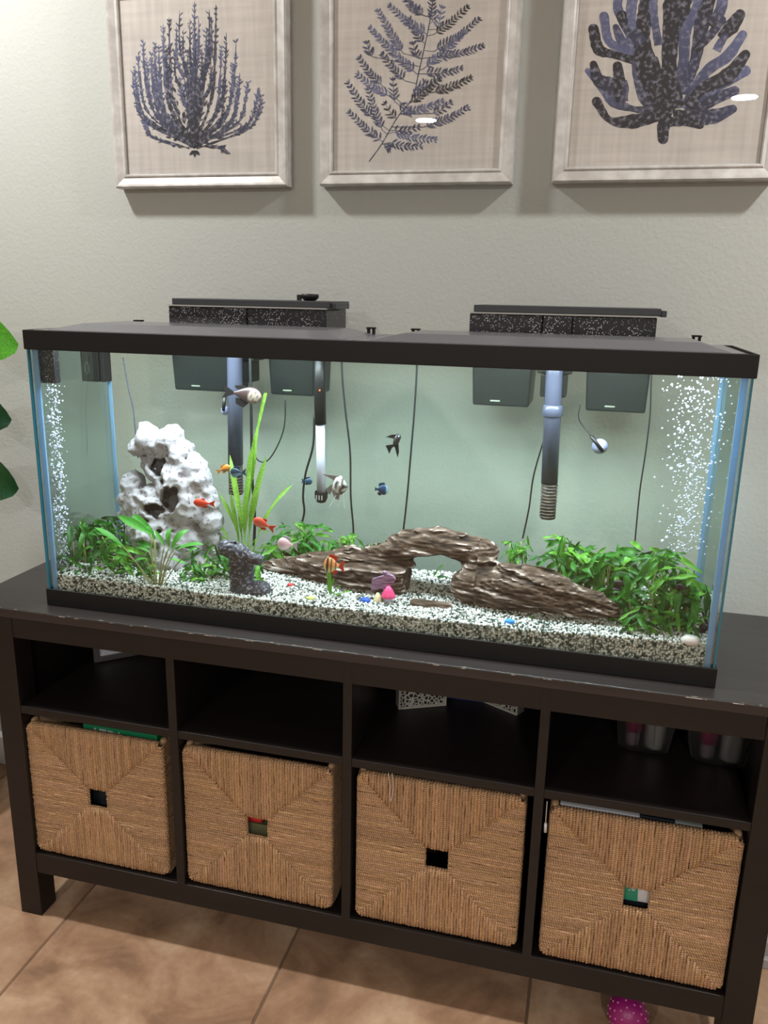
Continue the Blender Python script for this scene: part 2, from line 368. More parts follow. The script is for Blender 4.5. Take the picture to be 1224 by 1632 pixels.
def make_basket(x0, x1, z0, z1, yf, label, tilt=0.):
    cx, cz = (x0+x1)/2, (z0+z1)/2; D = .33
    e = empty('basket', (cx, yf, z0), label, 'basket', 'woven seagrass baskets in the sideboard')
    hw, hh = .0235, .0230; pitch = .0054; r = pitch*.53
    fr = np.array((0, -1., 0))
    def lim(t, half, hole): return max(hole, abs(t)/half)
    mb = MB()
    W, H = (x1-x0)/2, (z1-z0)/2
    rc = .012
    for sgn in (1, -1):
        # vertical strands (top and bottom triangles)
        for x in np.arange(-W+pitch/2, W, pitch):
            f = max(0, (abs(x)-hw)/(W-hw)); zi = hh+f*(H-hh); zo = H-max(0, abs(x)-(W-rc))*.6
            if zo-zi < .003: continue
            n = max(3, int((zo-zi)/.012)); zz = np.linspace(zo-.002, zi, n)
            P = [(cx+x, yf+.012, cz+sgn*(zo-.003)), (cx+x, yf+.005, cz+sgn*(zo-.0005))]+[(cx+x+random.gauss(0, .00035), yf+random.gauss(0, .0005), cz+sgn*z) for z in zz]+[(cx+x, yf+.006, cz+sgn*(zi-.001))]
            O = [(0, 0, sgn), (0, -.7, sgn*.7)]+[(0, -1, 0)]*len(zz)+[(0, -1, 0)]
            strand(mb, P, r, np.array(O, float))
        for z in np.arange(-H+pitch/2, H, pitch):
            f = max(0, (abs(z)-hh)/(H-hh)); xi = hw+f*(W-hw); xo = W-max(0, abs(z)-(H-rc))*.6
            if xo-xi < .003: continue
            n = max(3, int((xo-xi)/.012)); xx = np.linspace(xo-.002, xi, n)
            P = [(cx+sgn*(xo-.003), yf+.012, cz+z), (cx+sgn*(xo-.0005), yf+.005, cz+z)]+[(cx+sgn*x, yf+random.gauss(0, .0005), cz+z+random.gauss(0, .00045)) for x in xx]+[(cx+sgn*(xi-.001), yf+.006, cz+z)]
            O = [(sgn, 0, 0), (sgn*.7, -.7, 0)]+[(0, -1, 0)]*len(xx)+[(0, -1, 0)]
            strand(mb, P, r, np.array(O, float))
    mb.build('front_weave', M['rope'], e, True, attrs=True)
    # backing board with a square handle hole
    b = MB()
    for q in ((cx-W+.004, cx-hw, cz-H+.004, cz+H-.004), (cx+hw, cx+W-.004, cz-H+.004, cz+H-.004), (cx-hw, cx+hw, cz+hh, cz+H-.004), (cx-hw, cx+hw, cz-H+.004, cz-hh)):
        b.add(boxv(q[0], q[1], yf+.002, yf+.009, q[2], q[3]), BOXF)
    b.build('front_board', M['basket_in'], e)
    for sgn in (-1, 1):
        s = MB(); X = cx+sgn*(W-.004)
        for z in np.arange(-H+.004, H-.003, .0075):
            P = [(X+random.gauss(0, .0006), y, cz+z+random.gauss(0, .0006)) for y in np.linspace(yf+.006, yf+D, 12)]
            strand(s, P, .0045, np.array((sgn, 0, 0.)))
        s.add(boxv(X-.004 if sgn > 0 else X, X if sgn > 0 else X+.004, yf+.006, yf+D, cz-H+.003, cz+H-.003), BOXF, ROPE*.5)
        # corner knob of rope over the rim
        V, F = ICO2; s.add(V*np.array((.007, .010, .006))+np.array((X-sgn*.003, yf+.020, cz+H-.003)), F, ROPE*.95)
        s.build('side_weave', M['rope'], e, True, attrs=True)
    s = MB()
    for x in np.arange(-W+.006, W-.005, .0075):
        strand(s, [(cx+x, yf+D, cz+z) for z in np.linspace(-H+.004, H-.004, 6)], .0045, np.array((0, 1., 0)))
    s.build('back_weave', M['rope'], e, True, attrs=True)
    box('base_panel', cx-W+.006, cx+W-.006, yf+.01, yf+D, z0+.001, z0+.007, M['basket_in'], e)
    return e
BK = []
for (tl, tr_, br, bl, yf, lb) in [
    ((44, 1148), (262, 1184), (266, 1401), (59, 1359), .010, 'leftmost seagrass basket, with green packets showing above its rim'),
    ((290, 1189), (532, 1226), (526, 1462), (301, 1411), .010, 'second seagrass basket from the left, with red and olive things behind its hole'),
    ((570, 1226), (838, 1275), (822, 1511), (566, 1452), .010, 'third seagrass basket from the left, with a white string hanging over its front'),
    ((876, 1286), (1187, 1330), (1150, 1586), (860, 1527), .008, 'rightmost seagrass basket, with a white and teal carton behind its hole')]:
    c = [at(*q, yf) for q in (tl, tr_, br, bl)]
    x0 = (c[0][0]+c[3][0])/2; x1 = (c[1][0]+c[2][0])/2; z1 = (c[0][2]+c[1][2])/2-(.005 if len(BK) in (0, 3) else .002); z0 = ZRT+.0045
    BK.append((x0, x1, z0, z1, yf)); make_basket(x0, x1, z0, z1, yf, lb)
print('BASKETS', [[round(float(q), 3) for q in b] for b in BK])

# things in and on the baskets
def simple_box_thing(name, x0, x1, y0, y1, z0, z1, m, label, cat, bevel=.0015, group=None):
    o = box(name, x0, x1, y0, y1, z0, z1, m, None, bevel, origin=((x0+x1)/2, (y0+y1)/2, z0)); return tag(o, label, cat, group)
M['navy'] = mat('navy_card', lin((18, 22, 46)), .45)
M['green'] = mat('green_packet', lin((28, 130, 84)), .4)
M['greyfoil'] = mat('grey_white_packet', lin((178, 184, 182)), .4)
M['red'] = mat('red_packet', lin((170, 22, 34)), .4)
M['olive'] = mat('olive_card', lin((86, 88, 62)), .5)
M['paper'] = mat('paper_white', lin((206, 206, 212)), .55)
M['teal'] = mat('teal_label', lin((40, 140, 112)), .5)
M['darkcard'] = mat('dark_card', lin((24, 26, 34)), .5)
b = BK[0]
def tilted_packet(name, u0, u1, v0, v1, Y, depth, zb, m, label, cat):
    a, c = at(u0, v0, Y), at(u1, v1, Y)
    V = boxv(a[0], c[0], Y, Y+depth, zb, 0); V[[4, 7], 2] = a[2]; V[[5, 6], 2] = c[2]
    e = empty(name, ((a[0]+c[0])/2, Y+depth/2, zb), label, cat)
    MB().add(V, BOXF).build('packet_body', m, e, bevel=.001); return e, a, c
e, a, c = tilted_packet('packet', 132, 250, 1154, 1173, .035, .03, b[3]-.12, M['green'], 'green packet with white lettering sticking up out of the leftmost basket', 'packet')
mk = MB()
for (u0, u1, dv0, dv1) in ((150, 153, 2, 9), (158, 169, 2, 12), (171, 180, 3, 12), (181, 187, 5, 14), (188, 191, 3, 12), (196, 214, 7, 9), (224, 228, 8, 14), (230, 234, 8, 15), (236, 240, 9, 15), (243, 249, 10, 12), (243, 249, 14, 16)):
    q = [at(u, 1155+(u-132)*.16+d, .0345) for u, d in ((u0, dv0), (u1, dv0), (u1, dv1), (u0, dv1))]
    mk.add(np.array(q+[p+np.array((0, .0008, 0)) for p in q]), BOXF)
o = mk.build('lettering', M['greyfoil'], e); o['label'] = 'broken white lettering'
b = BK[1]
cx, cz = (b[0]+b[1])/2, (b[2]+b[3])/2
simple_box_thing('carton', cx-.06, cx+.05, .026, .12, b[2]+.008, cz-.004, M['olive'], 'olive grey carton seen through the hole of the second basket', 'carton')
simple_box_thing('pouch', cx-.04, cx+.004, .026, .085, cz-.0035, cz+.06, M['red'], 'bright red pouch seen through the hole of the second basket', 'pouch', .006)
b = BK[0]; cx, cz = (b[0]+b[1])/2, (b[2]+b[3])/2
V, F = ICO3; V = V*np.array((.07, .05, .055))+np.array((cx, .088, cz-.02)); V = V+.012*np.stack([fbm(V*28, s) for s in (1, 2, 3)], -1)
tag(mesh_obj('plastic_bag', V, F, mat('dark_bag', lin((44, 50, 50)), .3), None, True, origin=(cx, .1, cz-.07)), 'dark crumpled plastic bag behind the hole of the leftmost basket', 'bag')
b = BK[3]; cx, cz = (b[0]+b[1])/2, (b[2]+b[3])/2
e = empty('carton', (cx, .08, b[2]+.008), 'white carton with teal label behind the hole of the rightmost basket', 'carton')
box('carton_body', cx-.05, cx+.026, .024, .08, cz-.017, cz+.075, M['paper'], e, .002)
V = boxv(cx-.05, cx+.000, .0230, .0242, cz-.016, cz+.06); V[[1, 2], 0] += .004
MB().add(V, BOXF).build('teal_label', M['teal'], e)
mk = MB()
for k, (dx, dz, ww) in enumerate(((-.008, .012, .004), (-.0085, .0085, .007), (-.0075, .005, .005), (-.013, .004, .003))):
    mk.add(boxv(cx+dx, cx+dx+ww, .0222, .0229, cz+dz, cz+dz+.0018), BOXF)
mk.build('lettering', M['paper'], e)
simple_box_thing('carton', cx-.05, cx+.03, .03, .12, b[2]+.008, cz-.0175, M['darkcard'], 'black carton under the teal-labelled carton in the rightmost basket', 'carton')
def sheet(u0, u1, v0, v1, h, Y, m, name, label, cat):
    a, c = at(u0, v0, Y), at(u1, v1, Y)
    V = boxv(a[0], c[0], Y, Y+.10, 0, 0); V[[0, 3], 2] = a[2]-h; V[[1, 2], 2] = c[2]-h; V[[4, 7], 2] = a[2]; V[[5, 6], 2] = c[2]
    o = MB().add(V, BOXF).build(name, m, None, bevel=.0006, origin=((a[0]+c[0])/2, Y+.05, c[2]-h)); return tag(o, label, cat)
sheet(893, 1020, 1280, 1301, .008, .03, M['paper'], 'envelope', 'grey-white envelope lying on top of the rightmost basket', 'envelope')
o = sheet(1021, 1075, 1300, 1309, .012, .026, M['darkcard'], 'small_box', 'dark box with pale print lying at the rim of the rightmost basket', 'box')
mk = MB()
for k in range(7):
    q = at(1035+k*4.6, 1304.5+k*.75, .0255); mk.add(boxv(q[0]-.0012, q[0]+.0010, .0250, .0256, q[2]-.002, q[2]+.002), BOXF)
mk.build('print_mark', M['paper'], o)
sheet(1076, 1120, 1309, 1317, .008, .03, mat('pale_card', lin((140, 146, 142)), .5), 'card', 'pale grey card lying on top of the rightmost basket beside the dark box', 'card')
# string over basket three, cord beside divider
M['string'] = mat('white_string', lin((205, 190, 180)), .8)
pp = [at(u, v, .0035) for u, v in ((619, 1234), (622, 1252), (621, 1266), (623, 1276), (625, 1268), (627, 1250), (625, 1235))]
pp = [np.array((pp[0][0], .016, pp[0][2]+.003))]+pp+[np.array((pp[-1][0], .016, pp[-1][2]+.003))]
V, F = tube(smooth_path(pp, 6), .0009, 6); tag(MB().add(V, F).build('string', M['string'], smooth=True), 'thin white string looped over the front of the third basket', 'string')
pp = [at(u, v, .006) for u, v in ((872, 1277), (871, 1290), (870, 1305), (869, 1325))]
e = empty('cord', pp[-1], 'thin white cord with a small connector beside the rightmost basket', 'cord')
V, F = tube(smooth_path(pp, 5), .0009, 6); MB().add(V, F).build('cable', M['string'], e, True)
V, F = tube([at(869.6, 1312, .006), at(869, 1326, .006)], .0026, 10); MB().add(V, F).build('connector', M['paper'], e, True)

# ------------------------------------------------------------------ things on the middle shelf
# leaning photo frame, bay one
p0, p1 = atz(150, 1056, ZST), atz(215, 1044, ZST)
d = p1-p0; d /= np.linalg.norm(d); nrm = np.array((d[1], -d[0], 0)); upv = np.array((0, 0, 1.))
def oriented(c, d, n, s0, s1, t0, t1, z0, z1):
    return np.array([c+d*s+n*t+upv*(z-c[2]) for z in (z0, z1) for (s, t) in ((s0, t0), (s1, t0), (s1, t1), (s0, t1))])
e = empty('photo_frame', p0+d*.07, 'small photo frame standing in the leftmost upper bay', 'photo frame')
M['silver'] = mat('dull_silver', lin((96, 92, 92)), .4, .5, .3)
fw_, fh_ = .15, .12
for (s0, s1, z0, z1) in ((0, fw_, 0, .012), (0, fw_, fh_-.012, fh_), (0, .012, .012, fh_-.012), (fw_-.012, fw_, .012, fh_-.012)):
    MB().add(oriented(p0, d, nrm, s0, s1, -.006, .006, ZST+.001+z0, ZST+.001+z1), BOXF).build('frame_rail', M['silver'], e, bevel=.001)
MB().add(oriented(p0, d, nrm, .012, fw_-.012, -.003, .001, ZST+.013, ZST+fh_-.011), BOXF).build('picture', M['paper'], e)
# carved lattice blocks, bay three
def lattice_mat():
    N = NT('carved_lattice'); tc = N.n('ShaderNodeTexCoord'); v = N.n('ShaderNodeTexVoronoi', feature='DISTANCE_TO_EDGE'); v.inputs['Scale'].default_value = 130
    N.l(tc.outputs['Object'], v.inputs[0]); r = N.n('ShaderNodeValToRGB'); e = r.color_ramp.elements; e[0].position = .10; e[0].color = rgba(lin((176, 170, 160))); e[1].position = .17; e[1].color = rgba(lin((14, 14, 14)))
    N.l(v.outputs['Distance'], r.inputs[0]); N.l(r.outputs[0], N.b.inputs['Base Color']); N.b.inputs['Roughness'].default_value = .6; return N.m
M['lattice'] = lattice_mat(); M['bone'] = mat('bone_white', lin((178, 172, 162)), .6)
for (q0, q1, lb) in (((635, 1131), (711, 1124.5), 'white carved lattice block left of the blue book in the third upper bay'), ((770, 1119), (824, 1141), 'white carved lattice block right of the blue book in the third upper bay')):
    p0, p1 = atz(*q0, ZST), atz(*q1, ZST); d = p1-p0; L = np.linalg.norm(d); d /= L; nrm = np.array((d[1], -d[0], 0))
    if nrm[1] > 0: nrm = -nrm
    e = empty('lattice_block', (p0+p1)/2, lb, 'ornament', 'carved lattice blocks on the shelf')
    MB().add(oriented(p0, d, nrm, .003, L-.003, -.025, -.001, ZST+.004, ZST+.11), BOXF).build('lattice_panel', M['lattice'], e)
    for (s0, s1, z0, z1) in ((0, L, 0, .004), (0, L, .106, .112), (0, .0035, .004, .106), (L-.0035, L, .004, .106)):
        MB().add(oriented(p0, d, nrm, s0, s1, -.026, .001, ZST+.0005+z0, ZST+.0005+z1), BOXF).build('border', M['bone'], e)
q0, q1 = atz(712, 1116, ZST), atz(768, 1120, ZST)
M['bluebook'] = mat('blue_book_cover', lin((26, 34, 104)), .5)
e = empty('book', ((q0[0]+q1[0])/2, .33, ZST), 'dark blue book between the two carved lattice blocks', 'book')
xa, xb, yy = q0[0]-.004, q1[0]+.004, q0[1]+.01
box('cover', xa, xb, yy, yy+.002, ZST+.0005, ZST+.125, M['bluebook'], e); box('cover', xa, xb, yy+.022, yy+.024, ZST+.0005, ZST+.125, M['bluebook'], e)
box('page_block', xa+.003, xb-.002, yy+.002, yy+.022, ZST+.004, ZST+.121, M['paper'], e)
q = atz(480, 1110, ZST)
simple_box_thing('storage_box', -.14, -.045, .30, .375, ZST+.0006, ZST+.10, M['navy'], 'dark navy box at the back of the second upper bay', 'box', .003)
# two clear bins, bay four
M['clear_plastic'] = clear('clear_plastic', (.95, .955, .96), 1.6, .35, .06)
M['pink'] = mat('pink_plastic', lin((214, 50, 120)), .35); M['bottle'] = mat('white_bottle', lin((226, 220, 214)), .4); M['lilac'] = mat('lilac_label', lin((150, 116, 140)), .5)
def rrect(cx, cy, hx, hy, r, k=5):
    pts = []
    for (sx, sy, a0) in ((1, 1, 0), (-1, 1, 90), (-1, -1, 180), (1, -1, 270)):
        for j in range(k+1):
            a = math.radians(a0+90*j/k); pts.append((cx+sx*(hx-r)+r*math.cos(a), cy+sy*(hy-r)+r*math.sin(a)))
    return np.array(pts)
def loft(rings):   # rings of (n,3)
    n = len(rings[0]); V = np.concatenate(rings); F = [(i*n+j, i*n+(j+1) % n, (i+1)*n+(j+1) % n, (i+1)*n+j) for i in range(len(rings)-1) for j in range(n)]
    return V, F
for (ul, ur, v, lb, which) in ((985, 1066, 1203, 'clear plastic bin left of the other in the rightmost upper bay', 0), (1103, 1190, 1224, 'clear plastic bin nearest the right leg in the rightmost upper bay', 1)):
    a, c = atz(ul, v-3, ZST), atz(ur, v+3, ZST); cx = (a[0]+c[0])/2; hx = (c[0]-a[0])/2; cy = (a[1]+c[1])/2+.05; hy = .045
    e = empty('clear_bin', (cx, cy, ZST), lb, 'bin', 'clear plastic bins on the shelf')
    rings = []
    for (z, g) in ((.001, -.004), (.004, 0), (.105, .012), (.109, .014), (.109, .012), (.005, -.002)):
        q = rrect(cx, cy, hx+g, hy+g, .018); rings.append(np.c_[q, np.full(len(q), ZST+z)])
    V, F = loft(rings); n = len(rings[0]); F += [tuple(range(n-1, -1, -1)), tuple(range(5*n, 6*n))]
    MB().add(V, F).build('shell', M['clear_plastic'], e, True)
    ridge = MB()
    for k in range(5):
        xx = cx-hx*.7+k*hx*.35
        V, F = tube([(xx, cy-hy+.0045, ZST+.012), (xx, cy-hy-.004, ZST+.10)], .0022, 6); ridge.add(V, F)
    ridge.build('ridge', M['clear_plastic'], e, True)
    dz = ZST+.0085
    V, F = lathe([(.0, dz), (.017, dz), (.018, dz+.004), (.018, dz+.066), (.010, dz+.074), (.010, dz+.086), (0, dz+.087)], np.array((cx+hx*.42, cy-.026, 0)), 20, cap=False)
    bt = MB().add(V, F).build('bottle', M['bottle'], None, True, origin=(cx+hx*.42, cy-.026, dz))
    tag(bt, ('plain white bottle in the left clear bin', 'white printed bottle with a lilac patch in the right clear bin')[which], 'bottle')
    if which:
        V, F = lathe([(.0183, dz+.004), (.0183, dz+.026)], np.array((cx+hx*.42, cy-.026, 0)), 20, cap=False); MB().add(V, F).build('lilac_patch', M['lilac'], bt, True)
        mk = MB()
        for k in range(4): mk.add(boxv(cx+hx*.42-.006+.002*k, cx+hx*.42+.008, cy-.026-.0187, cy-.026-.0180, dz+.032+.006*k, dz+.0335+.006*k), BOXF)
        mk.build('print_mark', M['darkcard'], bt)
    e2 = empty('pink_tube', (cx-hx*.45, cy-.026, dz), ('pink capped tube in the left clear bin', 'pink capped tube in the right clear bin')[which], 'tube')
    V, F = lathe([(.0, dz), (.012, dz), (.013, dz+.003), (.013, dz+.028)], np.array((cx-hx*.45, cy-.026, 0)), 18, cap=False); MB().add(V, F).build('tube_base', mat('pale_pink', lin((190, 160, 176)), .4), e2, True)
    V, F = lathe([(.0, dz+.028), (.016, dz+.028), (.016, dz+.085), (.0, dz+.088)], np.array((cx-hx*.45, cy-.026, 0)), 18, cap=False); MB().add(V, F).build('cap', M['pink'], e2, True)

# ------------------------------------------------------------------ aquarium
X0, X1 = -.6259, .6061; YT0, YT1 = .0356, .292; ZB1, ZR0, ZR1 = .7441, .2029+1, 1.2377
tank = empty('aquarium', (0, (YT0+YT1)/2, ZTOP), 'long glass fish tank with black rim on the dark sideboard', 'aquarium')
GT = .006; gx0, gx1, gy0, gy1 = X0+.004, X1-.004, YT0+.003, YT1-.003
M['glass'] = clear('tank_glass', (.97, .985, .98), .8)
M['glass_side'] = clear('tank_side_glass', (.80, .90, .92), 1.0, 0, .16)
M['seam'] = mat('blue_glass_edge', lin((160, 200, 232)), .15, .6, trans=.5)  # light blue put into the colour for light piped along the glass
M['seam_dark'] = mat('teal_glass_edge', lin((40, 118, 140)), .2, .6)
box('front_pane', gx0, gx1, gy0, gy0+GT, ZTOP+.012, ZR1-.006, M['glass'], tank)
box('back_pane', gx0, gx1, gy1-GT, gy1, ZTOP+.012, ZR1-.006, M['glass'], tank)
box('side_pane', gx0, gx0+GT, gy0+GT+.0003, gy1-GT-.0003, ZTOP+.012, ZR1-.006, M['glass_side'], tank)
box('side_pane', gx1-GT, gx1, gy0+GT+.0003, gy1-GT-.0003, ZTOP+.012, ZR1-.006, M['glass_side'], tank)
box('bottom_pane', gx0, gx1, gy0, gy1, ZTOP+.004, ZTOP+.0115, M['glass'], tank)
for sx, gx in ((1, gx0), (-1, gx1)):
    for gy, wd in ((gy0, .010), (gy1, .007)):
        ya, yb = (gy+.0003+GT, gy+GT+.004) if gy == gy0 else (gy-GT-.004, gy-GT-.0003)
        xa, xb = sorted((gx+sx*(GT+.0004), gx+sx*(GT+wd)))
        box('silicone_seam', xa, xb, ya, yb, ZB1-.01, ZR0+.01, M['seam'], tank)  # corner strips coloured like light guided in the panes
    xa, xb = sorted((gx-sx*.0002, gx+sx*.0026)); box('glass_edge', xa, xb, gy0-.0003, gy0+GT+.0002, ZB1-.005, ZR0+.01, M['seam_dark'], tank)
def ring(name, x0, x1, y0, y1, z0, z1, wi, m):
    q = MB(); o = boxv(x0, x1, y0, y1, z0, z1); i = boxv(x0+wi, x1-wi, y0+wi, y1-wi, z0, z1)
    F = []
    for a, b in ((0, 1), (1, 2), (2, 3), (3, 0)):
        F += [(a, b, b+4, a+4), (a+8, a+12, b+12, b+8), (a+4, b+4, b+12, a+12), (a, a+8, b+8, b)]
    return q.add(np.r_[o, i], F).build(name, m, tank, bevel=.0015)
ring('top_rim', X0, X1, YT0, YT1, ZR0, ZR1, .0032, M['rim'])
ring('rim_ledge', X0+.0034, X1-.0034, YT0+.0034, YT1-.0034, ZR1-.008, ZR1-.003, .014, M['rim'])
ring('base_trim', X0, X1, YT0, YT1, ZTOP+.0003, ZB1, .0032, M['rim'])

# hoods: two lids with raised tapered panels and led strips underneath
def hood(x0, x1, label):
    e = empty('hood', ((x0+x1)/2, (YT0+YT1)/2, ZR1), label, 'aquarium hood', 'aquarium hoods')
    z0, zt = ZR1-.0025, ZR1+.0125; y0, y1 = YT0+.006, YT1-.006
    q = MB().add(boxv(x0, x1, y0, y1, z0, z0+.003), BOXF)
    q.build('lid_plate', M['plastic_lid'], e, bevel=.001)
    V = frustum((x0+.025, x1-.018, y0+.006, y1-.03), (x0+.075, x1-.06, y0+.045, y1-.05), z0+.003, zt)
    MB().add(V, BOXF).build('raised_panel', M['plastic_lid'], e, bevel=.002)
    MB().add(boxv(x0+.03, x1-.03, y1-.028, y1-.024, z0+.003, z0+.006), BOXF).build('hinge', M['plastic'], e, bevel=.0006)
    st = box('led_strip', x0+.04, x1-.04, .085, .205, z0-.012, z0-.0003, M['plastic_grey'], e)
    box('led_diffuser', x0+.045, x1-.045, .09, .20, z0-.0130, z0-.0121, M['led'], st)
    area_light('led_lamp', ((x0+x1)/2, .145, z0-.0145), x1-x0-.10, .10, LED_W, LED_COL, 'RECTANGLE', e)
M['led'] = emit('led_diffuser', LED_COL, 6.0)
hood(X0+.018, -.012, 'black hinged aquarium hood over the left half of the tank')
hood(-.008, X1-.018, 'black hinged aquarium hood over the right half of the tank')
for (u, v, side) in ((222, 513, 'near the left end of the tank'), (592, 526, 'left of the middle pair'), (663, 527, 'right of the middle pair'), (1110, 538, 'near the right end of the tank')):
    p = at(u, v, YT1-.010); x = p[0]; zt = max(p[2]+.001, ZR1+.010)
    e = empty('lid_clip', (x, YT1-.012, ZR1), 'small black clip on the back rim '+side, 'clip', 'clips on the back rim')
    box('clip_post', x-.007, x-.003, YT1-.016, YT1-.006, ZR1+.0008, zt, M['clip'], e); box('clip_post', x+.003, x+.007, YT1-.016, YT1-.006, ZR1+.0008, zt, M['clip'], e)
    box('clip_bar', x-.008, x+.008, YT1-.020, YT1-.004, zt+.0002, zt+.003, M['clip'], e, .0006)

# water body
M['water'] = clear('water', (.930, .962, .918), .0)
WZ = ZR0+.006
wo = box('water', gx0+GT+.001, gx1-GT-.001, gy0+GT+.001, gy1-GT-.001, ZTOP+.0125, WZ, M['water']); tag(wo, 'clear greenish water filling the fish tank', 'water', kind='stuff')

# ------------------------------------------------------------------ gravel
ix0, ix1, iy0, iy1 = gx0+GT+.002, gx1-GT-.002, gy0+GT+.002, gy1-GT-.002
def gz(x, y):
    t = (y-iy0)/(iy1-iy0); b_ = .768+.010*t
    b_ = b_+.012*np.clip((x-.30)/.28, 0, 1)+.004*np.clip((-.3-x)/.3, 0, 1)*(1-t)
    return b_+.003*np.sin(x*17+1)*np.cos(y*31)
nx_, ny_ = 120, 30
gxs = np.linspace(ix0, ix1, nx_); gys = np.linspace(iy0+.0065, iy1, ny_)
GX, GY = np.meshgrid(gxs, gys, indexing='ij'); GZ = gz(GX, GY)-.0035
V = np.stack([GX, GY, GZ], -1).reshape(-1, 3); F = [(i*ny_+j, (i+1)*ny_+j, (i+1)*ny_+j+1, i*ny_+j+1) for i in range(nx_-1) for j in range(ny_-1)]
nb = len(V)
fr_ = [i*ny_ for i in range(nx_)]; Vb = V[fr_].copy(); Vb[:, 2] = ZTOP+.013; V = np.r_[V, Vb]
F += [(fr_[i], nb+i, nb+i+1, fr_[i+1]) for i in range(nx_-1)]
bedcol = np.array(lin((120, 122, 118)))
g = MB().add(V, F, bedcol)
iv, if_ = ICO1
def pebbles(P, S, colf):
    n = len(P); A = rng.normal(size=(n, 4)); A /= np.linalg.norm(A, axis=1)[:, None]
    w_, x, y, z = A.T
    Rm = np.stack([1-2*(y*y+z*z), 2*(x*y-z*w_), 2*(x*z+y*w_), 2*(x*y+z*w_), 1-2*(x*x+z*z), 2*(y*z-x*w_), 2*(x*z-y*w_), 2*(y*z+x*w_), 1-2*(x*x+y*y)], -1).reshape(n, 3, 3)
    sc = S[:, None]*rng.uniform(.7, 1.25, (n, 3))
    V = np.einsum('nij,nvj->nvi', Rm, iv[None]*sc[:, None])+P[:, None]
    Fq = (if_[None]+12*np.arange(n)[:, None, None]).reshape(-1, 3)
    return V.reshape(-1, 3), Fq, np.repeat(colf, 12, axis=0)
sp = .0043
X, Y = np.meshgrid(np.arange(ix0+.003, ix1-.002, sp), np.arange(iy0+.002, iy1-.002, sp), indexing='ij'); X = X.ravel(); Y = Y.ravel()
X = np.clip(X+rng.uniform(-.0015, .0015, X.shape), ix0+.003, ix1-.003); Y = np.clip(Y+rng.uniform(-.0015, .0015, Y.shape), iy0+.003, iy1-.003)
P1 = np.stack([X, Y, gz(X, Y)-.001+rng.uniform(-.0012, .0014, X.shape)], -1)
X2, Z2 = np.meshgrid(np.arange(ix0+.003, ix1-.002, sp*.95), np.arange(ZTOP+.02, .80, sp*.95), indexing='ij'); X2 = X2.ravel(); Z2 = Z2.ravel()
X2 = np.clip(X2+rng.uniform(-.0015, .0015, X2.shape), ix0+.003, ix1-.003); Z2 = Z2+rng.uniform(-.0015, .0015, X2.shape)
k = Z2 < gz(X2, iy0)-.001; P2 = np.stack([X2[k], np.full(k.sum(), iy0+.0028), Z2[k]], -1)
PP = np.r_[P1, P2]; n = len(PP)
pal = np.array([lin(c) for c in ((236, 234, 232), (222, 220, 218), (206, 204, 200), (188, 184, 176), (150, 152, 146), (74, 92, 84), (46, 62, 56))])
dens = np.clip(.5+.9*fbm(PP*np.array((9, 14, 9)), 11), 0, 1)
u_ = rng.random(n); ci = np.where(u_ < .10+.18*dens, rng.integers(5, 7, n), np.where(u_ < .28+.2*dens, rng.integers(3, 5, n), rng.integers(0, 3, n)))
V, F2, Cc = pebbles(PP, rng.uniform(.0021, .0032, n), pal[ci])
V[:, 1] = np.maximum(V[:, 1], iy0-.0002)
VV = np.r_[g.V[0], V]
me = bpy.data.meshes.new('gravel'); me.from_pydata(VV.tolist(), [], g.F+(F2+len(g.V[0])).tolist()); me.update()
at_ = me.attributes.new('col', 'FLOAT_COLOR', 'POINT'); at_.data.foreach_set('color', np.c_[np.r_[g.C[0], Cc], np.ones(len(VV))].ravel().astype(np.float32))
me.polygons.foreach_set('use_smooth', np.ones(len(me.polygons), bool))
me.materials.append(mat('gravel', (1, 1, 1), .5, .4, attr=True))
go = bpy.data.objects.new('gravel', me); COL.objects.link(go); tag(go, 'white and dark green gravel covering the tank floor', 'gravel', kind='stuff')
def gpt(u, v):       # pixel -> point on the gravel
    z = .775
    for _ in range(6):
        p = atz(u, v, z); z = float(gz(p[0], min(max(p[1], iy0), iy1)))
    return p

# ------------------------------------------------------------------ coral rock ornament
def px_s(Y): return float(np.linalg.norm(at(613, 816, Y)-at(612, 816, Y)))
YC = .195; sC = px_s(YC)
def lump(u, v, r, dy=0., Y=YC): p = at(u, v, Y+dy); return p, r*px_s(Y)
cor_lumps = [lump(*q) for q in ((268, 885, 62), (262, 850, 58), (300, 860, 44, .005), (240, 840, 44), (262, 810, 52, .005), (225, 800, 30), (205, 795, 17, -.01), (300, 800, 42), (330, 800, 20), (212, 770, 22),
    (285, 770, 42), (315, 765, 26), (330, 785, 14), (305, 745, 26), (265, 745, 36, .012), (240, 735, 18, .015), (285, 725, 24), (238, 700, 25), (222, 712, 18), (250, 712, 20), (273, 700, 22), (275, 688, 12), (295, 715, 14), (337, 830, 22), (320, 900, 30), (340, 860, 14), (210, 880, 26), (232, 683, 12), (322, 752, 10), (200, 820, 12))]
cor_cuts = [(267, 797, 17, 23, -.05, .05), (234, 738, 30, 18, -.045, .035), (206, 742, 12, 12, -.03, .04), (238, 758, 14, 14, -.055, .04), (212, 787, 11, 11, -.06, .035), (193, 768, 12, 10, -.055, .03), (300, 752, 10, 8, -.052, .02), (276, 706, 12, 12, -.04, .022), (322, 780, 16, 12, -.055, .03), (240, 815, 22, 12, -.062, .03),
            (310, 812, 18, 10, -.06, .03), (345, 848, 10, 16, -.045, .03), (262, 850, 20, 12, -.075, .03), (330, 870, 12, 10, -.05, .025), (295, 850, 14, 8, -.07, .025), (225, 835, 10, 12, -.06, .03), (248, 772, 9, 16, -.06, .03), (255, 730, 10, 14, -.05, .03)]
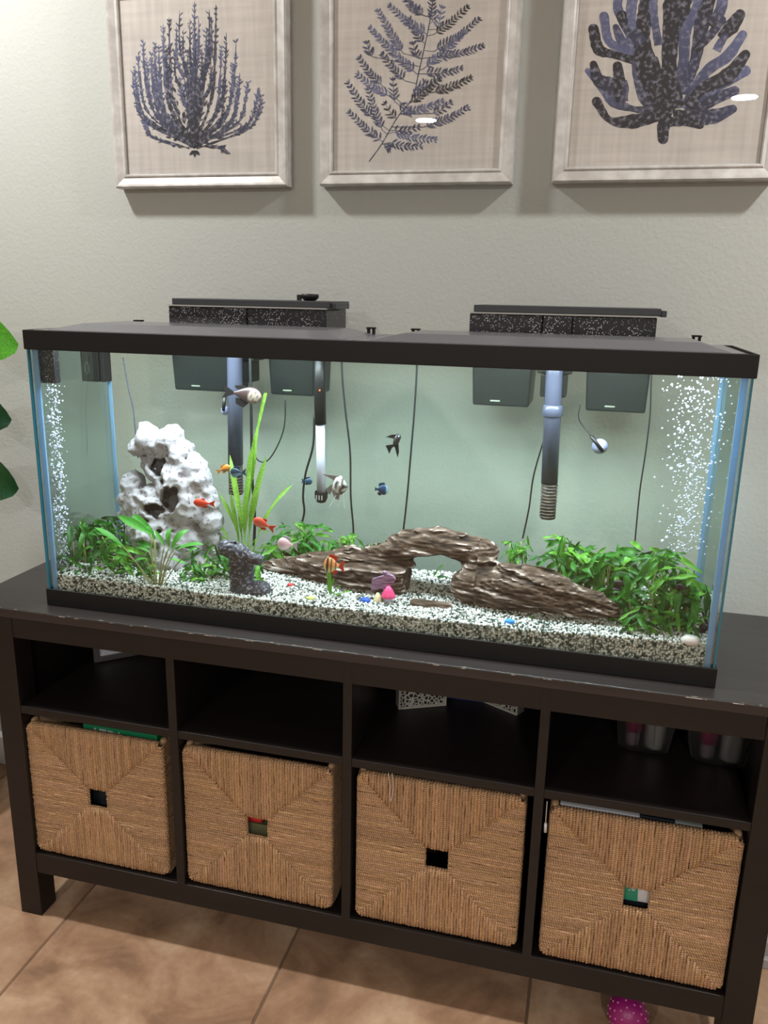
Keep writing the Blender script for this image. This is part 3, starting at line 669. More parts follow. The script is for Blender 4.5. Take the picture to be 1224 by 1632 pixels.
def coral_sdf(G):
    d = None
    for p, r in cor_lumps:
        e = capsule(G, p-np.array((0, .004, 0)), p+np.array((0, .004, 0)), r*.9, r*.9)
        d = e if d is None else smin(d, e, .005)
    d = d+.005*fbm(G*48, 3, 2)
    d = np.maximum(d, -(d+.011))          # hollow shell, so the openings lead into the dark
    for (u, v, rx, rz, y0, dp) in cor_cuts:
        c = at(u, v, YC+y0); a = np.array((rx*sC, dp, rz*sC))
        e = (np.linalg.norm((G-c)/a, axis=-1)-1)*min(a)
        d = -smin(-d, e, .0025)
    # natural pits, only worked out near the surface
    near = np.abs(d) < .012; q = G[near]*42; I = np.floor(q); f1 = np.full(len(q), 9.)
    for ox in (-1, 0, 1):
        for oy in (-1, 0, 1):
            for oz in (-1, 0, 1):
                c = I+np.array((ox, oy, oz)); j = np.stack([(vnoise(c+.5*s_+7.3, 90+s_)+1)*.5 for s_ in (0, 1, 2)], -1); f1 = np.minimum(f1, np.linalg.norm(c+j-q, axis=-1))
    d[near] += .0055*np.clip(1-f1/.42, 0, 1)-.0016*np.clip(1-np.abs(f1-.52)/.14, 0, 1)
    return d+.0022*fbm(G*150, 5, 3)
lo_ = at(178, 950, YC); hi_ = at(356, 664, YC)
V, F = surface_nets(coral_sdf, (lo_[0]-.005, YC-.075, .762), (hi_[0]+.008, YC+.078, 1.065), .0028)
M['coral'] = mat('coral_rock', lin((182, 176, 182)), .8, .2, var=(lin((120, 112, 118)), (160, 160, 160), .58, .70, 2), bump=(.5, .0015, (350, 350, 350)))
tag(mesh_obj('coral_rock', V, F, M['coral'], None, True, origin=(-.456, YC, .772)), 'tall white holey coral rock ornament at the left of the tank', 'ornament')

# ------------------------------------------------------------------ driftwood arch
YD = .172; sD = px_s(YD)
def C_(u0, v0, u1, v1, r0, r1, Y0=YD, Y1=None, sc=(1, 1.0, 1)):
    Y1 = Y0 if Y1 is None else Y1; return (at(u0, v0, Y0), at(u1, v1, Y1), r0*px_s(Y0), r1*px_s(Y1), sc)
logs = [C_(430, 905, 500, 900, 13, 20, .20, .185), C_(495, 905, 560, 905, 22, 34, .18, .172), C_(555, 905, 628, 915, 34, 34, .172, .168), C_(600, 890, 640, 905, 22, 22),
        C_(575, 900, 650, 868, 16, 22, .18, .175), C_(645, 872, 700, 862, 20, 22, .175), C_(700, 862, 765, 880, 21, 20, .175), C_(672, 853, 700, 850, 13, 12, .175),
        C_(768, 885, 760, 930, 24, 30, .175, .150), C_(750, 935, 800, 938, 30, 33, .148, .142), C_(800, 935, 880, 945, 34, 31, .142, .134), C_(880, 945, 975, 972, 30, 15, .134, .115), C_(820, 912, 870, 925, 14, 18, .15)]
def log_sdf(G):
    d = None
    for a, b, ra, rb, sc in logs:
        e = capsule(G, a, b, ra, rb, sc); d = e if d is None else smin(d, e, .008)
    Q = G.copy(); Q[..., 2] += .16*G[..., 0]*np.where(G[..., 0] > .2, 1, -.1)
    d = d+.0075*fbm(Q*np.array((12, 34, 80)), 21, 3)+.0055*fbm(G*np.array((30, 30, 60)), 25, 2)+.0026*fbm(Q*np.array((60, 90, 260)), 27, 2)
    lay = np.abs(np.sin((Q[..., 2]+.006*vnoise(Q*np.array((16, 20, 20)), 31))*2*math.pi/.0135)); d = d+.0015*(1-lay)**3
    # arch opening
    c = at(686, 925, YD); e = np.maximum(np.abs(G[..., 0]-c[0]+.006*vnoise(G*np.array((40, 45, 55)), 43))-39*sD, np.maximum(G[..., 2]-(at(686, 901, YD)[2]+.004*vnoise(G*60, 41)), -1)); e = np.where(G[..., 2] < .90, e, 1)
    return np.maximum(d, -(e+.004))
V, F = surface_nets(log_sdf, (at(412, 905, .19)[0]-.01, .075, .758), (at(992, 970, .1)[0], .228, at(700, 830, .175)[2]+.004), .0024)
def log_mat():
    N = NT('driftwood_bark'); b = N.b; tc = N.n('ShaderNodeTexCoord')
    mp = N.n('ShaderNodeMapping'); mp.inputs['Scale'].default_value = (22, 60, 120); N.l(tc.outputs['Object'], mp.inputs[0])
    nz = N.n('ShaderNodeTexNoise'); nz.inputs['Scale'].default_value = 1; nz.inputs['Detail'].default_value = 5; nz.inputs['Distortion'].default_value = .6; N.l(mp.outputs[0], nz.inputs[0])
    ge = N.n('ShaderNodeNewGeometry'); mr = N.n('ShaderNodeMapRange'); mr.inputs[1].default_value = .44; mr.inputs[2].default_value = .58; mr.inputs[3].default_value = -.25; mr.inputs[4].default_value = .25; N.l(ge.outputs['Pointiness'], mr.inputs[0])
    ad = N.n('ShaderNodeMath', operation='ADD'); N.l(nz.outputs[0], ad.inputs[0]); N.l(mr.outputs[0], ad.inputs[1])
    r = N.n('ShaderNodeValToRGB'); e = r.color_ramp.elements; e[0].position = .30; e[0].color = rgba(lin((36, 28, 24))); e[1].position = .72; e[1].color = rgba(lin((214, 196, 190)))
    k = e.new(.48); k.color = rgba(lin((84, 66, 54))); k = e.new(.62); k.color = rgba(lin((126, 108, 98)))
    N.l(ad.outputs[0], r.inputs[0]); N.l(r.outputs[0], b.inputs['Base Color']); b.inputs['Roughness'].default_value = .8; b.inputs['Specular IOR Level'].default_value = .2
    bp = N.n('ShaderNodeBump'); bp.inputs['Strength'].default_value = .6; bp.inputs['Distance'].default_value = .002; N.l(nz.outputs[0], bp.inputs['Height']); N.l(bp.outputs[0], b.inputs['Normal'])
    return N.m
M['log'] = log_mat()
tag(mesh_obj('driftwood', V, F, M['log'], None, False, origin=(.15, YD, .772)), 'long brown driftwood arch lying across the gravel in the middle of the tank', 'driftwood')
# small flat piece in front of the arch
def chip_sdf(G):
    d = capsule(G, gpt(662, 962)+np.array((0, 0, .002)), gpt(715, 968)+np.array((0, 0, .003)), 8*sD, 6*sD, (1, 1.2, .8))
    return d+.003*fbm(G*np.array((30, 60, 160)), 61, 3)
a, c = gpt(650, 962), gpt(728, 968)
V, F = surface_nets(chip_sdf, (a[0]-.008, a[1]-.03, .755), (c[0]+.01, a[1]+.03, .80), .0018)
tag(mesh_obj('wood_piece', V, F, M['log'], None, False, origin=(a+c)/2), 'small flat piece of brown wood on the gravel in front of the arch', 'wood')

# ------------------------------------------------------------------ boot ornament
YB = .085; sB = px_s(YB)
def B_(u0, v0, u1, v1, r0, r1, dy=0., sc=(1, 1, 1)): return (at(u0, v0, YB+dy), at(u1, v1, YB+dy), r0*sB, r1*sB, sc)
boot = [B_(386, 892, 388, 946, 19, 17), B_(360, 873, 382, 881, 14, 16, -.006), B_(380, 880, 412, 893, 11, 8, -.006), B_(408, 887, 417, 888, 4.5, 4), B_(388, 942, 416, 942, 18, 17, -.006), B_(376, 948, 392, 953, 8, 8), B_(374, 900, 376, 940, 9, 8, -.010), B_(424, 951, 412, 955, 8, 6, -.006)]
def boot_sdf(G):
    d = None
    for q in boot:
        e = capsule(G, *q); d = e if d is None else smin(d, e, .004)
    h_ = (G[..., 2]-.78)/.0075
    lace = np.abs(np.sin(h_*math.pi)); ctr = np.clip(1-np.abs(G[..., 0]-at(376, 920, YB)[0])/.012, 0, 1)
    d = d-.0022*lace*ctr+.0022*fbm(G*160, 71, 3)
    top_ = at(372, 868, YB-.006); e = np.linalg.norm((G-top_)/np.array((.010, .010, .006)), axis=-1)-1
    return np.maximum(d, -e*.006)
a, c = at(342, 970, YB), at(440, 855, YB)
V, F = surface_nets(boot_sdf, (a[0], YB-.04, .758), (c[0], YB+.035, c[2]), .0017)
M['boot'] = mat('dark_resin', lin((58, 56, 64)), .55, .4, var=(lin((150, 148, 164)), (190, 190, 190), .52, .68, 3))
tag(mesh_obj('boot_ornament', V, F, M['boot'], None, True, origin=gpt(385, 955)), 'dark grey resin boot ornament with laces, standing on the gravel', 'ornament')

# ------------------------------------------------------------------ mushroom signpost ornament
YM = gpt(612, 955)[1]; sM = px_s(YM)
e = empty('mushroom_sign', gpt(612, 958), 'tiny lilac wooden signpost ornament with pink and cream mushrooms', 'ornament')
M['sign'] = mat('lilac_wood', lin((168, 130, 164)), .6, var=(lin((112, 84, 116)), (40, 40, 260), .45, .62)); M['pinkcap'] = mat('pink_cap', lin((238, 74, 132)), .35); M['cream'] = mat('cream_cap', lin((232, 214, 170)), .5); M['mstem'] = mat('pale_stem', lin((188, 194, 216)), .6)
def poly_slab(pts, Y0, Y1):
    n = len(pts); A = [at(u, v, YM) for u, v in pts]; V = [np.array((p[0], Y0, p[2])) for p in A]+[np.array((p[0], Y1, p[2])) for p in A]
    return np.array(V), [tuple(range(n-1, -1, -1)), tuple(range(n, 2*n))]+[(i, (i+1) % n, n+(i+1) % n, n+i) for i in range(n)]
rows = [((594, 922), (620, 914), (628, 918), (631, 923), (593, 927)), ((593, 927.3), (631, 923.3), (628, 928), (592, 933)), ((592, 933.3), (628, 928.3), (622, 934), (592, 941))]
for k, pts in enumerate(rows):
    V, F = poly_slab(list(pts)[::-1], YM-.004, YM+.002); MB().add(V, F).build('board', M['sign'], e, bevel=.0005)
p = at(612, 940, YM); V, F = tube([np.array((p[0], YM+.004, p[2]-.022)), np.array((p[0], YM+.004, at(612, 912, YM)[2]))], .0032, 8); MB().add(V, F).build('post', M['sign'], e, True)
p = at(613, 913, YM); V, F = ICO2; MB().add(V*.0045+p, F).build('knob', M['sign'], e, True)
for (u, v, r, h, cap, lab, su) in ((619, 951, 11.5, 18, 'pinkcap', 'pink mushroom cap', 618), (602, 957.5, 7.5, 14, 'cream', 'cream mushroom cap', 601)):
    c = at(u, v, YM-.010); s_ = px_s(YM-.01)
    V, F = lathe([(0.0001, h*s_), (r*.28*s_, h*.93*s_), (r*.62*s_, h*.6*s_), (r*.9*s_, h*.22*s_), (r*s_, 0), (r*.85*s_, -h*.06*s_), (.0001, h*.08*s_)], c, 20, cap=False)
    o = MB().add(V, F).build('mushroom_cap', M[cap], e, True); o['label'] = lab
    V, F = lathe([(r*.62*s_, -10*s_), (r*.5*s_, -4*s_), (r*.45*s_, h*.06*s_)], c, 14); MB().add(V, F).build('mushroom_stem', M['mstem'], e, True)
    if cap == 'pinkcap':
        sp_ = MB()
        for (a_, b_) in ((-.7, .35), (.1, .30), (.75, .15), (-.2, .65)):
            V, F = ICO1; sp_.add(V*1.5*s_+c+np.array((a_*r*.8*(1-b_*.4), -r*.72*(1-b_*.6)*math.cos(a_), b_*h))*np.array((s_, s_, s_)), F)
        sp_.build('cap_spot', mat('pale_pink_spot', lin((250, 190, 205)), .4), e, True)

# loose coloured stones
for (u, v, r, c_, lb) in ((463, 934, 5, (214, 60, 60), 'red stone on the gravel beside the boot ornament'), (495, 955, 6, (214, 220, 120), 'pale yellow stone on the gravel at the front of the tank'),
                          (582, 959, 8, (30, 84, 190), 'deep blue stone beside the mushroom ornament'), (812, 993, 7, (44, 140, 226), 'bright blue stone on the gravel in front of the right driftwood'),
                          (1100, 1022, 12, (226, 220, 216), 'white rounded stone at the foot of the right-hand plants')):
    p = gpt(u, v)+np.array((0, 0, .002)); V, F = ICO2; V = V*np.array((1.15, .8, .7))*r*px_s(p[1]); V = V*(1+.18*fbm(V*220+u, 5, 2))[:, None]
    tag(mesh_obj('stone', V+p, F, mat('stone_%d' % u, lin(c_), .5), None, True, origin=p), lb, 'stone')

# ------------------------------------------------------------------ plants
def leaf_mesh(name, L, W, bend, fold, wav, m, tip=1.0, base=.25, seed=0, n=9):
    V = []; ph = []
    for i in range(n):
        t = i/(n-1); wd = W*(base+(1-base)*math.sin(min(1, t*1.9)*math.pi/2))*(1-max(0, (t-.55)/.45)**2*tip)+1e-5
        a = bend*t; x = L*t*math.cos(a*.6); z = -L*t*math.sin(a*.6)*.6
        wv = wav*math.sin(t*11+seed)
        for s in (-1, -.5, 0, .5, 1):
            V.append((s*wd, x, z+abs(s)*wd*fold+wv*s*(1 if seed % 2 else abs(s))))
    F = [(i*5+j, i*5+j+1, (i+1)*5+j+1, (i+1)*5+j) for i in range(n-1) for j in range(4)]
    me = bpy.data.meshes.new(name); me.from_pydata(V, [], F); me.update(); me.materials.append(m); me.polygons.foreach_set('use_smooth', np.ones(len(F)*1, bool)); return me
def green(name, c, c2, tr=.35): return mat(name, lin(c), .42, .35, var=(lin(c2), (55, 55, 55), .35, .65, 2), trans=tr)
M['fern'] = green('fern_leaf', (76, 146, 50), (44, 104, 36)); M['fern_d'] = green('fern_leaf_dark', (54, 110, 44), (30, 70, 28)); M['fern_l'] = green('fern_leaf_light', (128, 190, 66), (84, 152, 50))
M['sword'] = green('sword_leaf', (156, 196, 84), (112, 168, 58), .45); M['crypt'] = green('crypt_leaf', (104, 186, 76), (74, 152, 58), .4); M['brownleaf'] = green('brown_leaf', (74, 62, 36), (44, 48, 26), .2)
M['stalk'] = mat('plant_stalk', lin((150, 150, 96)), .6)
LV = {}
for key, m in (('fern', 'fern'), ('fern_d', 'fern_d'), ('fern_l', 'fern_l')):
    LV[key] = [leaf_mesh('leaf', 1, w_, b_, .35, wv, M[m], seed=s) for s, (w_, b_, wv) in enumerate(((.085, .8, .04), (.11, 1.2, .05), (.075, .4, .035), (.095, 1.6, .05)))]
LV['strap'] = [leaf_mesh('leaf', 1, w_, b_, .25, .0, M['crypt'], seed=s) for s, (w_, b_) in enumerate(((.11, .9), (.13, 1.4), (.10, .5)))]
LV['sword'] = [leaf_mesh('leaf', 1, w_, b_, .2, .015, M['sword'], base=.12, seed=s) for s, (w_, b_) in enumerate(((.034, .25), (.046, .5), (.034, .9)))]
LV['brown'] = [leaf_mesh('leaf', 1, w_, b_, .4, .05, M['brownleaf'], seed=s) for s, (w_, b_) in enumerate(((.12, .8), (.16, 1.4)))]
def put_leaf(root, me, base, tip, roll=0., face=None):
    """leaf from base to tip (world), its upper face turned towards the light"""
    base = np.asarray(base, float); d = np.asarray(tip, float)-base; L = np.linalg.norm(d); y = d/L
    up = np.array((0.12*math.sin(roll), -.45, .9)) if face is None else np.array(face, float); up = up-y*(up@y)
    if np.linalg.norm(up) < .15: up = np.array((math.sin(roll), -1, .2)); up = up-y*(up@y)
    up /= np.linalg.norm(up); c, s = math.cos(roll), math.sin(roll); x = np.cross(y, up); x, up = c*x+s*up, -s*x+c*up
    o = bpy.data.objects.new('leaf', me); COL.objects.link(o)
    Mx = Matrix(((x[0]*L, y[0]*L, up[0]*L, base[0]), (x[1]*L, y[1]*L, up[1]*L, base[1]), (x[2]*L, y[2]*L, up[2]*L, base[2]), (0, 0, 0, 1)))
    o.parent = root; o.matrix_local = Matrix.Translation(-Vector(wloc(root))) @ Mx
    return o
def clampin(p):
    return np.array((min(max(p[0], ix0+.006), ix1-.006), min(max(p[1], iy0+.005), iy1-.006), p[2]))
def stem_part(root, pts, r, m, name='stem'):
    V, F = tube(smooth_path(pts, 4), r, 6); return MB().add(V, F).build(name, m, root, True)
def bushy(label, crown, n, Lr, Y, dy, keys, group='aquarium plants', spread=1.0, seed=0, cat='plant', upbias=.75):
    """crown: polygonless list of (u,v,weight-radius px) discs giving where leaf tips show; leaves rise from rhizomes on the gravel below"""
    rs = random.Random(seed); us = [c[0] for c in crown]; mid = sum(us)/len(us)
    base = gpt(mid, 0) if False else np.array((at(mid, crown[0][1], Y)[0], Y, 0)); base[2] = float(gz(base[0], Y))-.002
    root = empty('aquarium_plant', base, label, cat, None)
    for i in range(n):
        c = rs.choice(crown); a = rs.random()*6.283; q = math.sqrt(rs.random())
        u, v = c[0]+c[2]*q*math.cos(a), c[1]+c[2]*.75*q*math.sin(a)
        tip = at(u, v, Y+rs.uniform(-dy, dy)); tip = clampin(tip)
        L = rs.uniform(*Lr)*px_s(Y)
        dirn = np.array((rs.gauss(0, .75), rs.gauss(-.25, .55), abs(rs.gauss(upbias, .35))+.05)); dirn /= np.linalg.norm(dirn)
        b = clampin(tip-dirn*L); b[2] = max(b[2], float(gz(b[0], b[1]))-.001)
        if np.linalg.norm(tip-b) < .5*L: tip = clampin(b+dirn*L)
        put_leaf(root, rs.choice(LV[rs.choice(keys)]), b, tip, rs.uniform(-.9, .9))
    for k in range(max(2, n//14)):
        c = crown[k % len(crown)]; p = at(c[0]+rs.uniform(-.4, .4)*c[2], c[1], Y); p = clampin(p); z0 = float(gz(p[0], p[1]))-.004
        stem_part(root, [(p[0], p[1], z0), (p[0]+rs.uniform(-.01, .01), p[1]+rs.uniform(-.01, .01), (z0+p[2])/2), (p[0]+rs.uniform(-.01, .01), p[1], p[2])], .0012, M['stalk'])
    return root
# left thicket
bushy('dense dark green java fern clump in the left front corner of the tank', [(125, 862, 34), (160, 856, 36), (118, 890, 26), (165, 890, 36), (195, 875, 30), (125, 832, 18), (150, 905, 34), (195, 905, 30), (225, 895, 24), (115, 912, 22)], 200, (30, 54), .115, .05, ['fern', 'fern', 'fern_d', 'fern_d', 'fern_l'], seed=1)
bushy('leafy green fern behind the left front clump, below the coral rock', [(150, 835, 24), (185, 832, 22), (215, 838, 20), (125, 830, 18)], 64, (26, 44), .2, .03, ['fern', 'fern_d'], seed=2)
# light green strap-leaved plant
root = empty('aquarium_plant', gpt(245, 930), 'light green long-leaved plant with pale stalks in front of the coral rock', 'plant')
base = gpt(245, 932); Yp = base[1]
for (ub, vb, us_, vs_, ut, vt) in ((240, 930, 195, 870, 152, 832), (243, 930, 205, 885, 175, 870), (246, 930, 240, 850, 182, 815), (248, 930, 245, 850, 205, 812), (250, 930, 247, 860, 228, 830), (252, 930, 270, 870, 262, 835),
                                   (255, 930, 275, 875, 285, 832), (256, 928, 278, 880, 318, 850), (258, 930, 300, 880, 312, 868), (252, 930, 262, 870, 246, 842), (250, 930, 238, 880, 212, 862), (256, 930, 268, 890, 300, 895), (246, 930, 232, 890, 205, 890), (254, 930, 265, 880, 292, 862)):
    yb = Yp+random.uniform(-.02, .03); b = at(ub, vb, Yp); s = at(us_, vs_, yb); t = at(ut, vt, yb+random.uniform(-.01, .01))
    b[2] = float(gz(b[0], b[1]))-.003
    stem_part(root, [b, (b+s)/2+np.array((0, 0, .006)), s], .0011, M['stalk']); put_leaf(root, random.choice(LV['strap']), s, t, random.uniform(-.5, .5))
# fern beside the boot
bushy('dark green fern clump behind and left of the boot ornament', [(320, 890, 26), (345, 872, 26), (335, 905, 26), (300, 905, 20), (365, 890, 20), (405, 920, 12), (330, 925, 24), (365, 925, 16)], 130, (24, 44), .13, .03, ['fern', 'fern_d', 'fern_l'], seed=3)
# amazon sword
root = empty('aquarium_plant', gpt(392, 905), 'tall yellow-green sword plant with upright ribbon leaves left of the heater', 'plant'); Ys = .20
for (ub, vb, pts, wk) in ((388, 885, ((393, 780), (408, 625)), 0), (386, 885, ((396, 790), (398, 700)), 0), (392, 888, ((400, 810), (412, 728)), 1), (384, 885, ((372, 800), (352, 782)), 1), (386, 888, ((378, 830), (365, 785)), 1),
                          (380, 890, ((360, 840), (318, 775)), 2), (396, 888, ((420, 820), (443, 755)), 2), (382, 890, ((350, 850), (305, 860)), 2), (398, 890, ((412, 862), (445, 860)), 2), (390, 885, ((388, 800), (360, 712)), 2), (395, 890, ((398, 840), (400, 790)), 0), (389, 890, ((384, 840), (378, 790)), 0), (392, 890, ((405, 850), (420, 832)), 2), (386, 890, ((370, 860), (332, 828)), 2), (388, 890, ((392, 830), (388, 745)), 1)):
    y_ = Ys+random.uniform(-.02, .02); b = at(ub, vb+8, y_); b[2] = float(gz(b[0], b[1])); s = at(*pts[0], y_); t = at(*pts[1], y_-.01)
    s2 = b+(s-b)*.55; stem_part(root, [b, s2], .0014, M['sword']); put_leaf(root, LV['sword'][wk], s2, t, random.uniform(-.3, .3))
bushy('bright green fern clump behind the pale pink fish', [(465, 848, 30), (482, 840, 24), (445, 862, 20), (490, 862, 22), (465, 875, 26), (430, 880, 16)], 120, (24, 44), .235, .025, ['fern', 'fern_l', 'fern'], seed=4)
bushy('small light green plant at the foot of the middle black cord', [(540, 860, 16), (560, 858, 14), (525, 866, 12)], 46, (18, 32), .235, .02, ['fern_l', 'fern'], seed=5)
bushy('small withered brown plant behind the left side of the arch', [(592, 868, 12), (606, 866, 10)], 18, (18, 30), .235, .012, ['brown'], seed=6, upbias=1.2)
bushy('small bright green plant behind the right log beside the arch', [(816, 866, 14), (836, 864, 15), (828, 876, 14)], 46, (16, 30), .225, .015, ['fern_l', 'fern'], seed=7)
# right thicket
bushy('tall leafy green fern thicket behind the end of the right log', [(905, 872, 28), (940, 882, 30), (975, 884, 30), (915, 902, 26), (960, 908, 32), (1000, 880, 28), (1000, 915, 32), (900, 862, 12)], 190, (32, 60), .185, .05, ['fern', 'fern', 'fern_l', 'fern_d'], seed=8)
bushy('dense green fern thicket filling the right front corner of the tank', [(1040, 915, 44), (1075, 920, 40), (1020, 955, 36), (1060, 970, 46), (1100, 968, 28), (1105, 925, 28), (1040, 992, 34), (1012, 990, 24), (1055, 880, 22), (1075, 1000, 28), (1030, 1010, 26)], 280, (32, 60), .115, .05, ['fern', 'fern', 'fern_d', 'fern_l'], seed=9)
# small sprig in front of the log
root = empty('aquarium_plant', gpt(528, 948), 'single green sprig in front of the tiger-striped fish', 'plant'); y_ = gpt(528, 948)[1]
for (b, t) in (((527, 950), (522, 902)), ((530, 950), (540, 930)), ((533, 950), (558, 938)), ((526, 948), (530, 920))): put_leaf(root, LV['fern_l'][2], at(*b, y_), at(*t, y_-.005), .3)
root = empty('aquarium_plant', gpt(690, 915), 'lone green blade seen through the arch opening', 'plant'); y_ = .225
put_leaf(root, LV['fern'][2], at(690, 920, y_), at(705, 897, y_), .2); put_leaf(root, LV['fern_d'][0], at(690, 920, y_), at(722, 915, y_), .2)
root = empty('aquarium_plant', gpt(845, 985), 'tiny green tuft at the foot of the right log', 'plant'); p = gpt(845, 986)
for t in ((836, 982), (842, 979), (849, 979), (855, 983)): put_leaf(root, LV['fern_l'][1], p, at(*t, p[1]), .3)

# ------------------------------------------------------------------ filters
def wet_glint_mat():
    N = NT('wet_black_plastic'); b = N.b; tc = N.n('ShaderNodeTexCoord'); v = N.n('ShaderNodeTexVoronoi'); v.inputs['Scale'].default_value = 330; N.l(tc.outputs['Object'], v.inputs[0])
    nz = N.n('ShaderNodeTexNoise'); nz.inputs['Scale'].default_value = 14; N.l(tc.outputs['Object'], nz.inputs[0])
    ma = N.n('ShaderNodeMath', operation='MULTIPLY'); N.l(nz.outputs[0], ma.inputs[0]); ma.inputs[1].default_value = .62
    lt = N.n('ShaderNodeMath', operation='LESS_THAN'); N.l(v.outputs['Distance'], lt.inputs[0]); N.l(ma.outputs[0], lt.inputs[1])
    mx = N.n('ShaderNodeMix', data_type='RGBA'); sx = N.n('ShaderNodeSeparateXYZ'); N.l(v.outputs['Color'], sx.inputs[0]); g2 = N.n('ShaderNodeMath', operation='GREATER_THAN'); g2.inputs[1].default_value = .45; N.l(sx.outputs[0], g2.inputs[0])
    m2 = N.n('ShaderNodeMath', operation='MULTIPLY'); N.l(lt.outputs[0], m2.inputs[0]); N.l(g2.outputs[0], m2.inputs[1]); N.l(m2.outputs[0], mx.inputs[0])
    mx.inputs[6].default_value = rgba(lin((24, 23, 28))); mx.inputs[7].default_value = rgba(lin((176, 170, 176))); N.l(mx.outputs[2], b.inputs['Base Color']); b.inputs['Roughness'].default_value = .3  # pale specks painted in for light caught by droplets
    bp = N.n('ShaderNodeBump'); bp.inputs['Strength'].default_value = .5; bp.inputs['Distance'].default_value = .001; N.l(m2.outputs[0], bp.inputs['Height']); N.l(bp.outputs[0], b.inputs['Normal'])
    return N.m
M['wet'] = wet_glint_mat(); M['smoke'] = mat('smoky_plastic', lin((24, 28, 32)), .35, .5); M['line'] = mat('pale_lip', lin((168, 166, 160)), .4)
M['tubegrey'] = mat('smoked_tube', lin((76, 80, 98)), .25, .5); M['strainer'] = mat('strainer', lin((70, 66, 62)), .6, var=(lin((120, 104, 88)), (90, 90, 200), .5, .7))
FY0, FY1 = YT1+.001, .410
def filter_unit(x0, x1, xa, xb, xc, xd, mid0, mid1, zt, label, tube_u, tube_v0, tube_v1, collar_v, strain_v, knob):
    e = empty('hang_on_filter', ((x0+x1)/2, (FY0+FY1)/2, ZR1-.13), label, 'filter', 'hang-on-back filters')
    zb = 1.111
    # upper reservoir: two sloped front panels with a block between
    yf = YT1-.014
    for a, b_ in ((x0, mid0-.006), (mid1+.006, x1)):
        V = boxv(a, b_, yf, FY1, ZR1+.0005, zt); V[[0, 1], 1] -= 0; MB().add(V, BOXF).build('spill_panel', M['wet'], e, bevel=.002)
    box('intake_block', mid0-.0055, mid1+.0055, yf-.004, FY1-.01, ZR1+.0005, zt-.001, M['wet'], e, .0015)
    box('lip', x0-.0005, x1+.0005, yf-.002, FY1+.001, zt+.0002, zt+.0028, M['line'], e)
    box('lid', x0+.006, x1+.006, yf+.004, FY1+.002, zt+.003, zt+.0155, M['plastic_grey'], e, .0015)
    box('lid_tab', x1+.0065, x1+.016, yf+.012, FY1-.03, zt+.001, zt+.012, M['plastic_grey'], e, .001)
    # chambers hanging behind the back pane
    for a, b_ in ((xa, xb), (xc, xd)):
        V = frustum((a+.006, b_-.004, FY0+.003, FY1-.008), (a, b_, FY0, FY1), zb, ZR1); MB().add(V, BOXF).build('chamber', M['smoke'], e, bevel=.004)
    for a, b_ in ((xa, xb), (xc, xd)):
        xm = a+(b_-a)*.42; box('maker_mark', xm-.009, xm+.009, FY0+.0008, FY0+.0022, zb+.009, zb+.0115, M['line'], e)
    box('back_body', x0+.004, x1-.004, FY0+.05, FY1-.004, ZR1-.03, ZR1-.0003, M['plastic'], e)
    box('motor_block', mid0-.012, mid1+.012, FY0+.002, FY0+.06, ZR1-.062, ZR1-.0005, M['plastic'], e, .003)
    box('motor_foot', mid0-.004, mid1+.004, FY0+.002, FY0+.05, ZR1-.105, ZR1-.0625, M['plastic'], e, .003)
    # intake tube
    Yt = .262; p1 = at(tube_u[1], tube_v1, Yt); p0 = at(tube_u[0], tube_v0, Yt); ps = p0+(p1-p0)*((strain_v-tube_v0)/(tube_v1-tube_v0)); r = 12*px_s(Yt)
    ptop = np.array((p0[0], Yt, ZR1+.0)); V, F = tube([ptop, p0, ps], r, 16); MB().add(V, F).build('intake_tube', M['tubegrey'], e, True)
    if collar_v:
        pc = p0+(p1-p0)*((collar_v-tube_v0)/(tube_v1-tube_v0)); V, F = lathe([(r*1.02, -.012), (r*1.2, -.010), (r*1.2, .008), (r*1.02, .010)], pc, 16, cap=False); MB().add(V, F).build('collar', M['tubegrey'], e, True)
    st = MB(); V, F = tube([ps, p1], r*.9, 16); st.add(V, F); so = st.build('strainer', M['strainer'], e, True)
    sl = MB()
    for k in range(int((ps[2]-p1[2])/.006)):
        z = p1[2]+.003+.006*k; V, F = lathe([(r*.92, 0), (r*1.0, .0006), (r*1.0, .0022), (r*.92, .0028)], np.array((p1[0]+(ps[0]-p1[0])*.5, p1[1], z)), 16, cap=False); sl.add(V, F)
    sl.build('strainer_ring', M['strainer'], so, True)
    if knob:
        k_ = at(494, 477, FY0+.03); V, F = lathe([(.0001, zt+.0155), (.011, zt+.0158), (.017, zt+.021), (.018, zt+.026), (.0165, zt+.0285), (.0001, zt+.029)], np.array((k_[0], FY0+.03, 0)), 24, cap=False)
        MB().add(V, F).build('lid_knob', M['plastic'], e, True)
        box('knob_clip', k_[0]-.026, k_[0]-.0185, FY0+.026, FY0+.034, zt+.016, zt+.027, M['plastic'], e)
    return e
filter_unit(-.466, -.132, -.476, -.345, -.262, -.160, -.330, -.302, 1.281, 'black hang-on filter with a round lid knob, behind the left half of the tank', (374, 376), 575, 787, None, 738, True)
filter_unit(.146, .475, .150, .266, .360, .476, .285, .325, 1.281, 'black hang-on filter without a knob, behind the right half of the tank', (883, 873), 600, 826, 652, 768, False)

